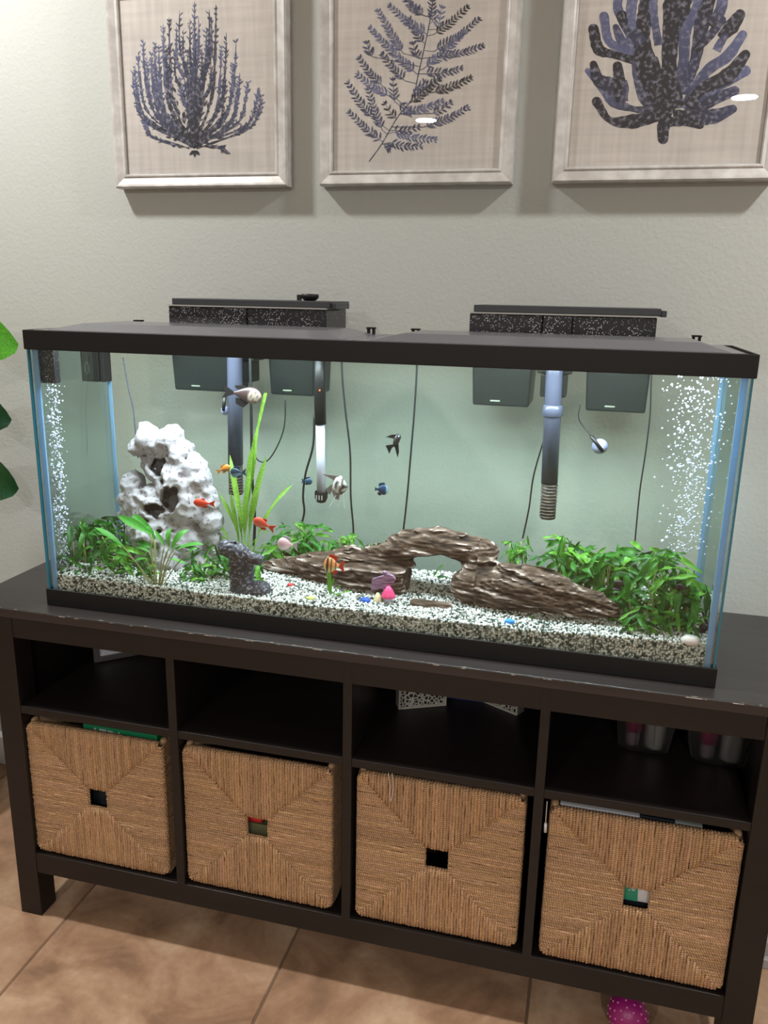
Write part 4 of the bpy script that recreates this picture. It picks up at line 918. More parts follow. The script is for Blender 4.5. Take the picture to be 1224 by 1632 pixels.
# heater
YH = .262; sH = px_s(YH)
e = empty('heater', at(511, 802, YH), 'black-topped glass aquarium heater hanging at the back of the tank', 'heater')
pa, pb, pc, pd = at(509, 560, YH), at(510.5, 676, YH), at(512, 786, YH), at(512, 803, YH)
pa[2] = ZR1-.002
V, F = tube([pa, pb], 9*sH, 16); MB().add(V, F).build('control_head', M['plastic'], e, True)
M['heaterglass'] = mat('heater_glass', lin((196, 198, 214)), .12, .7)
V, F = tube([pb, pc], 7*sH, 16); MB().add(V, F).build('glass_tube', M['heaterglass'], e, True)
V, F = tube([pb+np.array((.002, -.007, .002)), pc+np.array((.002, -.007, 0))], .0012, 6); MB().add(V, F).build('heating_core', M['tubegrey'], e, True)
V, F = lathe([(10*sH, .004), (10.5*sH, .0), (10*sH, -.010), (7*sH, -.018), (.0001, -.021)], pc, 18, cap=False); cap_ = MB().add(V, F).build('end_guard', M['plastic'], e, True)
gs = MB()
for k in (-1, 0, 1): gs.add(boxv(pc[0]+k*.0055-.0008, pc[0]+k*.0055+.0008, pc[1]-10.8*sH, pc[1]-9*sH, pc[2]-.011, pc[2]-.002), BOXF)
gs.build('guard_slot', M['line'], cap_)
V, F = ICO2; p = at(509.5, 622, YH-9*sH); MB().add(V*.0018+p, F).build('indicator_lamp', emit('red_lamp', (1, .22, .05), 2.5), e, True)
for (u, v) in ((509, 640), (508, 590)): pass

# cords
M['cord'] = mat('black_cord', lin((16, 18, 20)), .5)
def cord(pts, Y, r, label, name='cord', cat='cord', top=True):
    P = [at(u, v, Y) for u, v in pts]
    if top: P = [np.array((P[0][0], Y, ZR1-.004))]+P
    if P[-1][2] < .80: P[-1][2] = float(gz(P[-1][0], Y))
    V, F = tube(smooth_path(P, 6), r, 7); o = MB().add(V, F).build(name, M['cord'], None, True, origin=P[-1]); return tag(o, label, cat)
cord(((545, 590), (550, 650), (558, 720), (559, 790), (563, 840), (563, 868)), .272, .0019, 'black cord hanging right of the heater down to the small light green plant')
cord(((664, 595), (660, 660), (655, 720), (649, 790), (643, 845)), .272, .0019, 'black cord hanging down to the top of the driftwood arch')
cord(((1038, 605), (1036, 660), (1029, 720), (1020, 780), (1014, 840), (1010, 885)), .272, .0014, 'thin black cord hanging into the right plant thicket')
cord(((872, 690), (864, 710), (850, 760), (843, 810), (833, 858)), .275, .0016, 'black cord running down beside the right filter intake to the small plant', top=False)
cord(((501, 660), (499, 710), (487, 755), (483, 790), (485, 815), (480, 838)), .270, .0022, 'black cord curving left of the heater into the middle fern', top=False)
cord(((455, 632), (453, 680), (440, 715), (425, 735), (412, 734), (405, 722), (402, 700)), .270, .0014, 'thin black cord hanging in a loop under the left filter', top=False)
cord(((400, 630), (401, 700), (402, 760), (406, 820), (405, 870)), .235, .0030, 'thick black hose running down behind the sword plant', top=True)
# airline, back left
P = [at(u, v, .278) for u, v in ((196, 570), (205, 620), (212, 650), (216, 690), (220, 730))]
V, F = tube(smooth_path(P, 5), .0014, 6); tag(MB().add(V, F).build('air_line', M['tubegrey'], None, True, origin=P[-1]), 'thin grey air line hanging at the back above the coral rock', 'air line')
# probe with suction cup
M['cup'] = mat('suction_cup', lin((170, 176, 214)), .15, .6)
def suction(u, v, Y, rpx, label, pts, tip):
    c = at(u, v, Y); e = empty('sensor_probe', c, label, 'probe'); r = rpx*px_s(Y)
    V, F = lathe([(.0001, -.006), (r*.35, -.0055), (r*.5, -.003), (r, .004), (r*.95, .005), (.0001, .0)], c, 20, 'y', False); MB().add(V, F).build('suction_cup', M['cup'], e, True)
    a, b_ = at(*tip[0], Y-.010), at(*tip[1], Y-.010); V, F = tube([a, b_], .0035, 10); MB().add(V, F).build('probe_body', M['plastic'], e, True)
    P = [at(q[0], q[1], Y-.004) for q in pts]+[a]; V, F = tube(smooth_path(P, 5), .0009, 6); MB().add(V, F).build('lead', M['cord'], e, True)
suction(956, 712, .272, 11, 'black temperature probe held by a pale suction cup below the right filter', ((926, 640), (922, 665), (930, 680)), ((942, 695), (961, 720)))
suction(357, 655, .262, 7, 'small black clip with a pale suction cup beside the left intake tube', ((372, 628), (362, 630), (359, 638)), ((358, 632), (356, 655)))
# box in the back left corner; block standing in for a left-end reflection
c = at(153, 585, .262); s_ = px_s(.262); zt_ = ZR1-.010
e = empty('pump_box', (c[0], .262, 1.135), 'small black box with a pale ring, hung inside the back left corner', 'pump')
box('housing', c[0]-19*s_, c[0]+12*s_, .245, .276, at(150, 607, .262)[2], zt_, M['plastic'], e, .002)
box('bracket', c[0]+14*s_, c[0]+21*s_, .248, .276, at(150, 607, .262)[2], zt_, M['plastic'], e, .001)
rc_ = at(138.5, 586, .2445); q = MB(); P = [(rc_[0]+3.6*s_*math.cos(a_), .2443, rc_[2]+9*s_*math.sin(a_)) for a_ in np.linspace(0, 6.283, 25)]; V, F = tube(P, .0005, 5, False); q.add(V, F).build('ring_mark', M['line'], e)
a, c = at(57, 556, .06), at(90, 611, .06)
e = empty('sponge_block', ((a[0]+c[0])/2, .06, c[2]), 'black mesh block under the rim at the left end of the tank', 'filter sponge')
x0_, x1_ = max(a[0], ix0+.003), max(a[0], ix0+.003)+.033
box('mesh_block', x0_, x1_, .053, .070, c[2], zt_, M['wet'], e, .002)  # no real part: dark block added where a reflection shows

# ------------------------------------------------------------------ bubbles
M['bubble'] = mat('air_bubble', lin((236, 240, 255)), .15, .8, trans=.3)
def bubbles(name, n, cu, v0, v1, wt, wb, Y, dy, label, seed, sz=(.0009, .0021)):
    rs = np.random.default_rng(seed); q = MB(); iv2, if2 = ICO1
    for i in range(n):
        t = rs.random(); v = v0+(v1-v0)*t; u = cu(t)+rs.normal()*(wt+(wb-wt)*t)
        p = at(u, v, Y+rs.uniform(-dy, dy)); p[0] = min(max(p[0], ix0+.004), ix1-.004); p[2] = min(p[2], WZ-.003)
        q.add(iv2*rs.uniform(*sz)*(1 if rs.random() < .93 else 1.8)*np.array((1, 1, rs.uniform(.8, 1.2)))+p, if2)
    o = q.build(name, M['bubble'], None, True); tag(o, label, 'bubbles', kind='stuff')
bubbles('bubbles', 520, lambda t: 82+12*t, 612, 915, 9, 8, .078, .02, 'stream of small white air bubbles rising at the left end of the tank', 3)
bubbles('bubbles', 620, lambda t: 1112-18*t, 600, 885, 27, 16, .16, .05, 'loose stream of white air bubbles rising at the right end of the tank', 4, (.0008, .0021))

# ------------------------------------------------------------------ fish
def fin_mat(name, c, tr=.4): return mat(name, lin(c), .4, .4, trans=tr)
def fan(pts, c0, thick=.0006):
    """thin fin: fan polygon pts (n,3) given some thickness along y"""
    pts = np.asarray(pts, float); n = len(pts); V = np.r_[pts-np.array((0, thick, 0)), pts+np.array((0, thick, 0))]
    return V, [tuple(range(n)), tuple(range(2*n-1, n-1, -1))]+[(i, n+i, n+(i+1) % n, (i+1) % n) for i in range(n)]
def fish(label, u, v, Y, Lpx, hpx, ang, face, body, fins, colfn, tailf=.28, dorsal=((.2, .0), (.1, .3), (-.25, .22), (-.25, .0)), anal=((0, 0), (-.12, -.22), (-.3, -.12), (-.28, 0)), tail=None, wscale=.45, extra=(), yaw=0.2, name='fish'):
    """body built in local frame: +x nose, z up, lengths in body lengths; face=+1 nose to the right of the picture"""
    c = at(u, v, Y); s = px_s(Y); L = Lpx*s; H = hpx*s
    root = empty('fish', c, label, 'fish')
    n, k = 15, 12; rings = []; cols = []
    for i in range(n):
        t = i/(n-1); x = .5-t*(1-tailf*.0)
        prof = (math.sin(math.pi*min(1, (t*1.0+.02))**.72))**.8 if t < 1 else 0
        h = max(.10 if t > .5 else .02, prof)*.5
        if t > .86: h = .10+.03*(t-.86)
        q = []
        for j in range(k):
            a = 2*math.pi*j/k; q.append((x*L*(1-tailf), math.cos(a)*h*H*wscale, math.sin(a)*h*H)); cols.append(colfn(t, math.sin(a)))
        rings.append(np.array(q))
    V, F = loft(rings); F += [tuple(range(k-1, -1, -1)), tuple(range((n-1)*k, n*k))]
    ca, sa = math.cos(ang), math.sin(ang); cy, sy = math.cos(yaw), math.sin(yaw)
    def xf(P):
        P = np.asarray(P, float).copy(); P[:, 0] += tailf*L*.5; P[:, 0] *= face
        P = np.c_[P[:, 0]*cy-P[:, 1]*sy, P[:, 0]*sy+P[:, 1]*cy, P[:, 2]]
        return np.c_[P[:, 0]*ca-P[:, 2]*sa, P[:, 1], P[:, 0]*sa+P[:, 2]*ca]+c
    flip = face < 0
    def fl(F): return [tuple(reversed(f)) for f in F] if flip else F
    MB().add(xf(V), fl(F), np.array([lin(q) for q in cols])).build('body', M['fishbody'], root, True, attrs=True)
    bl = L*(1-tailf)
    tl = tail or ((0, .07), (-.30, .42), (-.22, .0), (-.30, -.42), (0, -.07))
    V, F = fan([(-bl*.5+.02*L+x*L, 0, z*H) for x, z in tl], 0); MB().add(xf(V), fl(F)).build('tail_fin', fins, root)
    V, F = fan([(x*L, 0, H*.40*(1-abs(x)*.6)+z*H) if z > 0 else (x*L, 0, H*.36*(1-abs(x)*.9)) for x, z in dorsal], 0); MB().add(xf(V), fl(F)).build('dorsal_fin', fins, root)
    V, F = fan([(x*L, 0, -H*.40*(1-abs(x)*.6)+z*H) if z < 0 else (x*L, 0, -H*.36*(1-abs(x)*.9)) for x, z in anal], 0); MB().add(xf(V), fl(F)).build('anal_fin', fins, root)
    for pts in extra:
        V, F = fan([(x*L, -.002, z*H) for x, z in pts], 0, .0005); MB().add(xf(V), fl(F)).build('pectoral_fin', fins, root)
    for sg in (-1, 1):
        V, F = ICO1; MB().add(xf(V*max(.0011, H*.055)+np.array((bl*.36, sg*H*.5*wscale*.42, H*.07))), fl([tuple(f) for f in F])).build('eye', M['eye'], root, True)
    return root
M['fishbody'] = mat('fish_scales', (1, 1, 1), .3, .5, attr=True); M['eye'] = mat('fish_eye', lin((12, 12, 14)), .1, .7)
blackf = fin_mat('black_fin', (30, 26, 28), .2); redf = fin_mat('red_fin', (214, 70, 44)); palef = fin_mat('pale_fin', (206, 200, 206)); bluef = fin_mat('blue_fin', (40, 74, 100)); orf = fin_mat('orange_fin', (190, 122, 40)); marf = fin_mat('marbled_fin', (150, 144, 142), .3)
fish('black veil-finned angelfish hanging in open water at mid tank', 632, 706, .17, 34, 22, -1.05, -1, None, blackf, lambda t, z: (44, 36, 38) if z < .6 else (66, 54, 56), dorsal=((.1, 0), (-.15, .75), (-.28, .5), (-.2, 0)), anal=((.1, 0), (-.1, -.95), (-.2, -.6), (-.22, 0)), tail=((0, .1), (-.42, .6), (-.25, .1), (-.45, -.35), (0, -.1)), name='angelfish') if False else None
def angel(label, u, v, Y, s, outline, dorsal, anal, tail, whisk, colfn, fins, ang=0):
    """flat deep-bodied fish from a side outline in px about (u,v); real thickness from an elliptical section"""
    c = at(u, v, Y); k = px_s(Y)*s; root = empty('fish', c, label, 'fish')
    pts = np.array(outline, float); n = len(pts); ctr = pts.mean(0); rings = []; cols = []
    V = []
    for f, th in ((0.02, 4.5), (.45, 4.0), (.8, 2.4), (1.0, 0.0)):
        V.append(np.array([((ctr+(p-ctr)*f)[0], -th, -(ctr+(p-ctr)*f)[1]) for p in pts]))
    back = [np.c_[q[:, 0], -q[:, 1], q[:, 2]] for q in V[:-1]][::-1]; R_ = V+back
    P, F = loft(R_); F += [tuple(range(n)), tuple(range((len(R_)-1)*n+n-1, (len(R_)-1)*n-1, -1))]
    F = [tuple(reversed(f)) for f in F]
    cols = np.array([lin(colfn(p[0], -p[2])) for p in P])
    MB().add(P*k+c, F, cols).build('body', M['fishbody'], root, True, attrs=True)
    for nm, q in (('dorsal_fin', dorsal), ('anal_fin', anal), ('tail_fin', tail)):
        P, F = fan([(a, .3, -b_) for a, b_ in q], 0, .6); MB().add(P*k+c, F).build(nm, fins, root)
    for q in whisk:
        P, F = tube(smooth_path([(a, -2, -b_) for a, b_ in q], 5), .5, 5); MB().add(P*k+c, F).build('ventral_fin', M['wh'], root, True)
    return root, c, k
M['wh'] = fin_mat('white_fin_ray', (226, 222, 222), .3)
r_, c, k = angel('black angelfish hanging nose up in open water at mid tank', 632, 706, .17, 1.0, ((5, -14), (7, -9), (4, -1), (1, 4), (-4, 6), (-6, 3), (-5, -4), (-3, -10), (1, -14)),
    ((2, -13), (-8, -12), (-17, -8), (-8, -7), (-4, -6)), ((3, 1), (4, 14), (2, 22), (-2, 8), (-4, 5)), ((-4, 2), (-17, 5), (-14, 10), (-11, 17), (-7, 8), (-3, 5)), (), lambda x, y: (40, 34, 36), blackf)
V, F = ICO1; MB().add(V*.0013+c+np.array((3.5*k, -3*k, 10*k)), F).build('eye', M['cup'], r_, True)
r_, c, k = angel('black and white marbled angelfish beside the bottom of the heater', 538, 775, .15, 1.0, ((13, -7), (17, 0), (13, 7), (6, 13), (-3, 12), (-9, 4), (-8, -6), (-3, -14), (5, -17), (10, -14)),
    ((6, -16), (-8, -17), (-26, -18), (-14, -13), (-6, -9)), ((4, 12), (2, 22), (-4, 20), (-9, 10), (-7, 6)), ((-7, -4), (-20, 6), (-16, 12), (-12, 14), (-8, 6)), (((8, 12), (5, 24), (0, 32)), ((10, 10), (11, 24), (12, 34)), ((-2, 14), (-8, 26), (-12, 32))),
    lambda x, y: (26, 24, 28) if (abs((x+.25*y+40) % 9-2.5) < 2.2) else (226, 222, 220), marf)
V, F = ICO1; MB().add(V*.0016+c+np.array((11*k, -4*k, 3*k)), F).build('eye', M['eye'], r_, True)
fish('dark brown and silver fish in front of the left intake tube', 386, 628, .19, 62, 26, -.12, 1, None, blackf, lambda t, z: ((150, 136, 124) if int(t*26+z*2) % 3 else (84, 68, 62)) if (t < .46 and z < .55) else (58, 42, 42), dorsal=((.1, 0), (-.1, .16), (-.35, .14), (-.3, 0)), anal=((.1, 0), (-.08, -.42), (-.28, -.3), (-.3, 0)))
fish('small orange-brown fish right of the coral rock top', 356, 748, .18, 24, 11, .45, 1, None, orf, lambda t, z: (196, 120, 40) if z > -.3 else (150, 104, 60))
fish('small dark blue fish in front of the left intake strainer', 380, 753, .17, 26, 16, .05, -1, None, bluef, lambda t, z: (26, 44, 62) if z > -.4 else (120, 150, 170))
fish('red fish in front of the coral rock hole', 326, 802, .12, 36, 14, -.05, -1, None, redf, lambda t, z: (226, 66, 44) if z > -.5 else (230, 120, 96), dorsal=((.1, 0), (-.02, .2), (-.15, .16), (-.15, 0)))
fish('red barb with a dark back fin above the boot ornament', 421, 836, .12, 38, 17, -.42, -1, None, redf, lambda t, z: (214, 78, 56) if z > -.2 else (220, 130, 104), dorsal=((.06, 0), (-.06, .22), (-.2, .18), (-.18, 0)))
fish('pale pink and white fish in front of the middle fern', 459, 868, .13, 34, 22, -.12, -1, None, palef, lambda t, z: (224, 180, 190) if z > -.2 else (236, 224, 228))
fish('orange tiger barb with black bands in front of the driftwood', 533, 901, .10, 34, 27, -.08, -1, None, redf, lambda t, z: (22, 20, 18) if (abs(t-.24) < .05 or abs(t-.50) < .06 or abs(t-.80) < .05) else ((226, 150, 90) if z > 0 else (226, 196, 130)))
fish('tiny dark blue fish beside the cord left of the heater', 489, 767, .20, 17, 11, -.05, 1, None, bluef, lambda t, z: (36, 72, 98))
fish('round dark blue fish in open water between the two middle cords', 606, 780, .18, 24, 17, -.05, 1, None, bluef, lambda t, z: (24, 56, 90) if t > .2 else (120, 150, 170), tail=((0, .07), (-.16, .2), (-.12, .0), (-.16, -.2), (0, -.07)))
fish('dark violet fish half hidden in the left front corner', 94, 913, .075, 24, 14, .1, -1, None, blackf, lambda t, z: (48, 52, 96) if t < .5 else (40, 44, 52))
fish('tiny orange fish resting on the gravel before the right log', 917, 1008, .085, 22, 8, -.02, -1, None, orf, lambda t, z: (184, 120, 56))
# dark snails in the right plants
for (u, v, lb) in ((985, 932, 'dark round snail on the plants behind the right log end'), (1084, 938, 'dark round snail high in the right front thicket'), (1122, 1002, 'dark brown snail low in the right front corner')):
    p = at(u, v, .082 if u > 1000 else .125); e = empty('snail', p, lb, 'snail'); th = np.linspace(0, 11, 40); q = [(p[0]+.0062*math.exp(-.10*t)*math.cos(t), p[1]+.0004*t, p[2]+.0062*math.exp(-.10*t)*math.sin(t)) for t in th]
    V, F = tube(q, .0048*np.exp(-.11*th), 8); MB().add(V, F).build('shell', mat('snail_shell_%d' % u, lin((44, 34, 38)), .4), e, True)
    V, F = ICO2; MB().add(V*np.array((.009, .004, .003))+p-np.array((0, 0, .0085)), F).build('foot', M['fern_d'] if False else M['boot'], e, True)

# ------------------------------------------------------------------ pictures
def linen_mat(i):
    N = NT('linen_print_%d' % i); b = N.b; tc = N.n('ShaderNodeTexCoord'); src = None
    def nz(sc, lo, hi, det=3):
        mp = N.n('ShaderNodeMapping'); mp.inputs['Scale'].default_value = sc; mp.inputs['Location'].default_value = (i*3.1, 0, i*1.7); N.l(tc.outputs['Object'], mp.inputs[0]); x = N.n('ShaderNodeTexNoise'); x.inputs['Scale'].default_value = 1; x.inputs['Detail'].default_value = det; N.l(mp.outputs[0], x.inputs[0])
        r = N.n('ShaderNodeMapRange'); r.inputs[1].default_value = .3; r.inputs[2].default_value = .7; r.inputs[3].default_value = lo; r.inputs[4].default_value = hi; N.l(x.outputs[0], r.inputs[0]); return r.outputs[0]
    a, c, d = nz((90, 1, 5), .90, 1.05), nz((5, 1, 110), .92, 1.05), nz((7, 7, 7), .90, 1.06)
    m1 = N.n('ShaderNodeMath', operation='MULTIPLY'); N.l(a, m1.inputs[0]); N.l(c, m1.inputs[1]); m2 = N.n('ShaderNodeMath', operation='MULTIPLY'); N.l(m1.outputs[0], m2.inputs[0]); N.l(d, m2.inputs[1])
    v = N.n('ShaderNodeVectorMath', operation='SCALE'); v.inputs[0].default_value = lin((222, 217, 211)); N.l(m2.outputs[0], v.inputs['Scale']); N.l(v.outputs[0], b.inputs['Base Color']); b.inputs['Roughness'].default_value = .85
    return N.m
def frame_mat():
    return mat('silver_frame_wood', lin((214, 212, 210)), .38, .5, .15, var=(lin((184, 180, 176)), (30, 30, 30), .35, .65, 5), bump=(.2, .0008, (60, 60, 60)))
M['frame'] = frame_mat(); M['picglass'] = clear('picture_glass', (.985, .985, .985), 1.0, 0, .0)
def ink_mat():
    N = NT('ink'); b = N.b; a = N.n('ShaderNodeAttribute', attribute_name='col'); tc = N.n('ShaderNodeTexCoord'); x = N.n('ShaderNodeTexNoise'); x.inputs['Scale'].default_value = 130; x.inputs['Detail'].default_value = 4; N.l(tc.outputs['Object'], x.inputs[0])
    r = N.n('ShaderNodeMapRange'); r.inputs[1].default_value = .50; r.inputs[2].default_value = .70; r.inputs[3].default_value = 0; r.inputs[4].default_value = .75; N.l(x.outputs[0], r.inputs[0])
    m = N.n('ShaderNodeMix', data_type='RGBA'); N.l(r.outputs[0], m.inputs[0]); N.l(a.outputs['Color'], m.inputs[6]); m.inputs[7].default_value = rgba(lin((158, 160, 180))); N.l(m.outputs[2], b.inputs['Base Color']); b.inputs['Roughness'].default_value = .8; return N.m
M['ink'] = ink_mat()
YF0, YG, YP = .455, .4600, .4660; FZ0, FZ1 = 1.527, 1.928
def picture(x0, x1, i, label):
    e = empty('framed_picture', ((x0+x1)/2, YW, FZ0), label, 'picture', 'framed seaweed prints above the tank')
    # mitred moulding: profile across (distance from outer edge, y)
    prof = [(0, YW-.001), (0, YF0+.006), (.003, YF0), (.007, YF0+.001), (.020, YF0+.006), (.0235, YF0+.004), (.026, YF0+.004), (.0285, YF0+.0075), (.0285, YW-.012)]
    cor = [(x0, FZ0, 1, 1), (x1, FZ0, -1, 1), (x1, FZ1, -1, -1), (x0, FZ1, 1, -1)]
    for s in range(4):
        A, B = cor[s], cor[(s+1) % 4]; V = []
        for C in (A, B): V += [(C[0]+C[2]*d_, y, C[1]+C[3]*d_) for d_, y in prof]
        n = len(prof); F = [(j, j+1, n+j+1, n+j) for j in range(n-1)]+[(n-1, 0, n, 2*n-1), tuple(range(n-1, -1, -1)), tuple(range(n, 2*n))]
        MB().add(V, F).build('moulding', M['frame'], e)
    box('backing', x0+.004, x1-.004, YP+.004, YW-.002, FZ0+.004, FZ1-.004, M['paper'], e)
    pr = box('print', x0+.0290, x1-.0290, YP, YP+.0035, FZ0+.0290, FZ1-.0290, linen_mat(i), e)
    box('glass_pane', x0+.0288, x1-.0288, YG, YG+.0016, FZ0+.0288, FZ1-.0288, M['picglass'], e)
    return pr, e
INK_D, INK_B, INK_M = np.array(lin((46, 48, 56))), np.array(lin((106, 114, 154))), np.array(lin((70, 76, 104)))
class Ink:
    def __init__(s, x0, x1): s.mb = MB(); s.k = 0; s.lim = (x0+.030, x1-.030, FZ0+.030, FZ1-.030)
    def y(s): s.k += 1; return YP-.00015-.0000022*(s.k % 300)
    def P(s, u, v):
        p = at(u, v, YP); return np.array((min(max(p[0], s.lim[0]), s.lim[1]), min(max(p[2], s.lim[2]), s.lim[3])))
    def ribbon(s, pts, w, c0, c1, rag=0.):
        Q = smooth_path(pts, 7); y = s.y(); V = []; C = []; n = len(Q)
        T = np.gradient(Q, axis=0); T /= np.linalg.norm(T, axis=1)[:, None]+1e-9
        for i in range(n):
            t = i/(n-1); ww = np.interp(t, np.linspace(0, 1, len(w)), w)*(1+random.uniform(-rag, rag)); N_ = np.array((-T[i][1], T[i][0]))
            for sg in (1, -1):
                q = s.P(*(Q[i]+sg*N_*ww/2)); V.append((q[0], y, q[1])); C.append(c0+(c1-c0)*t)
        s.mb.add(V, [(2*i, 2*i+1, 2*i+3, 2*i+2) for i in range(n-1)], np.array(C)); return Q
    def leafl(s, u, v, ang, L, w, c):
        y = s.y(); d = np.array((math.cos(ang), -math.sin(ang))); n = np.array((-d[1], d[0])); b = np.array((u, v))
        pts = [b, b+d*L*.35+n*w*.5, b+d*L*.75+n*w*.38, b+d*L, b+d*L*.7-n*w*.36, b+d*L*.3-n*w*.42]
        s.mb.add([(q[0], y, q[1]) for q in (s.P(*p) for p in pts)], [(0, 1, 2, 3, 4, 5)], c)
    def done(s, pr, lab): o = s.mb.build('motif', M['ink'], pr, attrs=True); o['label'] = lab
# left: bushy seaweed
pr, e = picture(-.680, -.277, 0, 'left framed print of a bushy blue-grey seaweed')
I_ = Ink(-.680, -.277); cc = lambda x, y: (170+x/4.22, y/4.22)
tips = [(175, 480), (190, 440), (212, 345), (245, 262), (270, 380), (322, 278), (300, 350), (350, 300), (380, 165), (420, 115), (400, 300), (470, 180), (490, 70), (515, 200), (560, 130), (590, 150), (545, 330), (618, 110), (600, 300), (670, 190), (640, 320),
        (735, 30), (705, 120), (690, 60), (770, 300), (805, 215), (870, 260), (850, 420), (895, 490), (880, 560), (945, 545), (1015, 595), (1040, 635), (260, 820), (780, 1000), (790, 580), (590, 10), (420, 420), (460, 330), (350, 480), (330, 560), (700, 420), (560, 480), (500, 520), (620, 500)]
bx, by = cc(585, 985)
for k, t in enumerate(tips):
    tx, ty = cc(*t); dx = tx-bx; dy = ty-by; ctl = (bx+dx*.80, by+dy*.34) if abs(dx) > 30 else (bx+dx*.5+random.uniform(-3, 3), by+dy*.5)
    dark = 1 if abs(dx) < 55 and random.random() < .6 else .0
    c1 = INK_B if not dark else INK_M
    sx = bx+dx*.04+random.uniform(-4, 4)
    Q = I_.ribbon([(sx, by+random.uniform(-6, 4)), ctl, (bx+dx*.97, by+dy*.72), (tx, ty)], [2.4, 3.8, 4.2, 3.6, 2.6, .4], INK_D, c1, .6)
    n = len(Q)
    for i in range(5, n-1, 1):
        f = i/(n-1); a = math.atan2(-(Q[min(i+1, n-1)][1]-Q[i-1][1]), Q[min(i+1, n-1)][0]-Q[i-1][0]); c = INK_D+(c1-INK_D)*min(1, f*random.uniform(.6, 1.3))
        for sg in (1, -1):
            if random.random() < .75: I_.leafl(Q[i][0], Q[i][1], a+sg*random.uniform(.35, .9), random.uniform(4, 10), random.uniform(1.6, 3.2), c)
for k in range(120):
    a = random.gauss(0, .55); r_ = abs(random.gauss(0, 30))+4; u, v = bx+math.sin(a)*r_-6, by-math.cos(a)*r_*1.15; I_.leafl(u, v, math.pi/2-a+random.uniform(-.5, .5), random.uniform(6, 14), random.uniform(3, 6), INK_D*random.uniform(.8, 1.8))
for (du, a) in ((-6, 3.9), (6, 5.5), (0, 4.7)): I_.leafl(bx+2, by+6, a, 12, 6, INK_D)
I_.done(pr, 'bushy seaweed motif in slate blue and charcoal')
# middle: feathery fern
pr, e = picture(-.207, .189, 1, 'middle framed print of a feathery blue fern-like seaweed')
I_ = Ink(-.207, .189); cc = lambda x, y: (500+x/3.654, y/3.654)
stem = [cc(*q) for q in ((322, 942), (395, 840), (490, 680), (575, 570), (610, 430), (650, 250), (680, 100), (700, -60), (705, -120))]
I_.ribbon(stem, [1.6, 1.9, 1.9, 1.6, 1.3], INK_M, INK_M)
br = [((400, 825), (215, 660)), ((400, 760), (318, 525)), ((340, 690), (205, 490)), ((480, 690), (420, 610)), ((470, 590), (462, 470)), ((440, 560), (262, 440)), ((400, 500), (270, 345)), ((530, 470), (405, 320)), ((600, 430), (335, 170)), ((520, 310), (380, 70)), ((340, 330), (310, 255)), ((610, 340), (580, 260)),
      ((660, 200), (450, 40)), ((640, 90), (530, -10)), ((690, 130), (690, -40)), ((720, 170), (745, 50)), ((700, 200), (890, 45)), ((700, 300), (955, 115)), ((640, 400), (870, 190)), ((720, 330), (975, 270)), ((600, 520), (720, 460)), ((640, 430), (850, 400)), ((560, 600), (720, 470)), ((690, 540), (905, 455)), ((520, 660), (740, 590)),
      ((690, 660), (790, 600)), ((640, 740), (890, 630)), ((460, 770), (700, 810)), ((440, 830), (615, 850)), ((460, 760), (600, 740)), ((410, 840), (440, 850)), ((580, 560), (640, 480)), ((640, 250), (560, 120)), ((600, 80), (560, 10)), ((500, 600), (560, 650))]
for (a, b_) in br:
    A, B = np.array(cc(*a)), np.array(cc(*b_)); mid = (A+B)/2+np.array((0, 3)); col = random.choice((INK_M, INK_D*1.2, INK_B*.8, INK_M))
    Q = I_.ribbon([A, mid, B], [1.2, 1.1, .6], col, col); L = np.linalg.norm(B-A); n = max(4, int(L/5.6)); Q = np.array([[np.interp(t, np.linspace(0, 1, len(Q)), Q[:, d]) for d in (0, 1)] for t in np.linspace(.08, 1, n)])
    an = math.atan2(-(B-A)[1], (B-A)[0])
    S_ = smooth_path(stem, 8); lo2 = [q for q in S_ if q[1] > A[1]-2] or [S_[0]]; j_ = min(lo2, key=lambda q: np.linalg.norm(q-A)); I_.ribbon([j_, (j_+A)/2, A], [1.0, 1.0], INK_M, col)
    for i, q in enumerate(Q):
        f = 1-.45*i/n
        for sg in (1, -1): I_.leafl(q[0], q[1], an+sg*random.uniform(.6, .95), random.uniform(11, 15)*f, random.uniform(2.8, 4.2), col*random.uniform(.8, 1.5))
    I_.leafl(Q[-1][0], Q[-1][1], an, 7, 2.4, col)
I_.done(pr, 'feathery fern motif in slate blue')
# right: thick-lobed coral
pr, e = picture(.266, .665, 2, 'right framed print of a thick-lobed navy coral')
I_ = Ink(.266, .665); cc = lambda x, y: (870+x/3.457, y/3.457)
def lobe(pts, w, c0, c1):
    P_ = [cc(*q) for q in pts]; W = [x*1.18/3.457 for x in w]; Q = I_.ribbon(P_, W, c0, c1, .06)
    y = I_.y(); e_ = Q[-1]; r_ = W[-1]/2; I_.mb.add([(q[0], y, q[1]) for q in (I_.P(e_[0]+r_*math.cos(a), e_[1]+r_*math.sin(a)) for a in np.linspace(0, 6.283, 12, endpoint=False))], [tuple(range(12))], c1)
D_, B_2, K_ = INK_D, INK_B, INK_M
lobe([(690, 640), (560, 560), (510, 430), (480, 240), (400, 60), (400, -20)], [90, 60, 50, 40, 45, 40], D_, B_2)
lobe([(780, 640), (900, 560), (1040, 500)], [60, 60, 45], D_, K_); lobe([(760, 600), (880, 400), (1000, 310), (1085, 190)], [50, 50, 55, 40], K_, B_2); lobe([(820, 540), (960, 470), (1100, 390)], [50, 45, 50], K_, B_2)
lobe([(780, 590), (860, 490), (1000, 420), (1100, 300)], [45, 50, 75, 45], D_, D_*1.3); lobe([(740, 520), (760, 330), (770, 160), (840, 40), (830, -30)], [80, 50, 55, 60, 50], K_, B_2); lobe([(760, 480), (820, 340), (860, 130), (900, 0)], [60, 50, 70, 60], K_, D_)
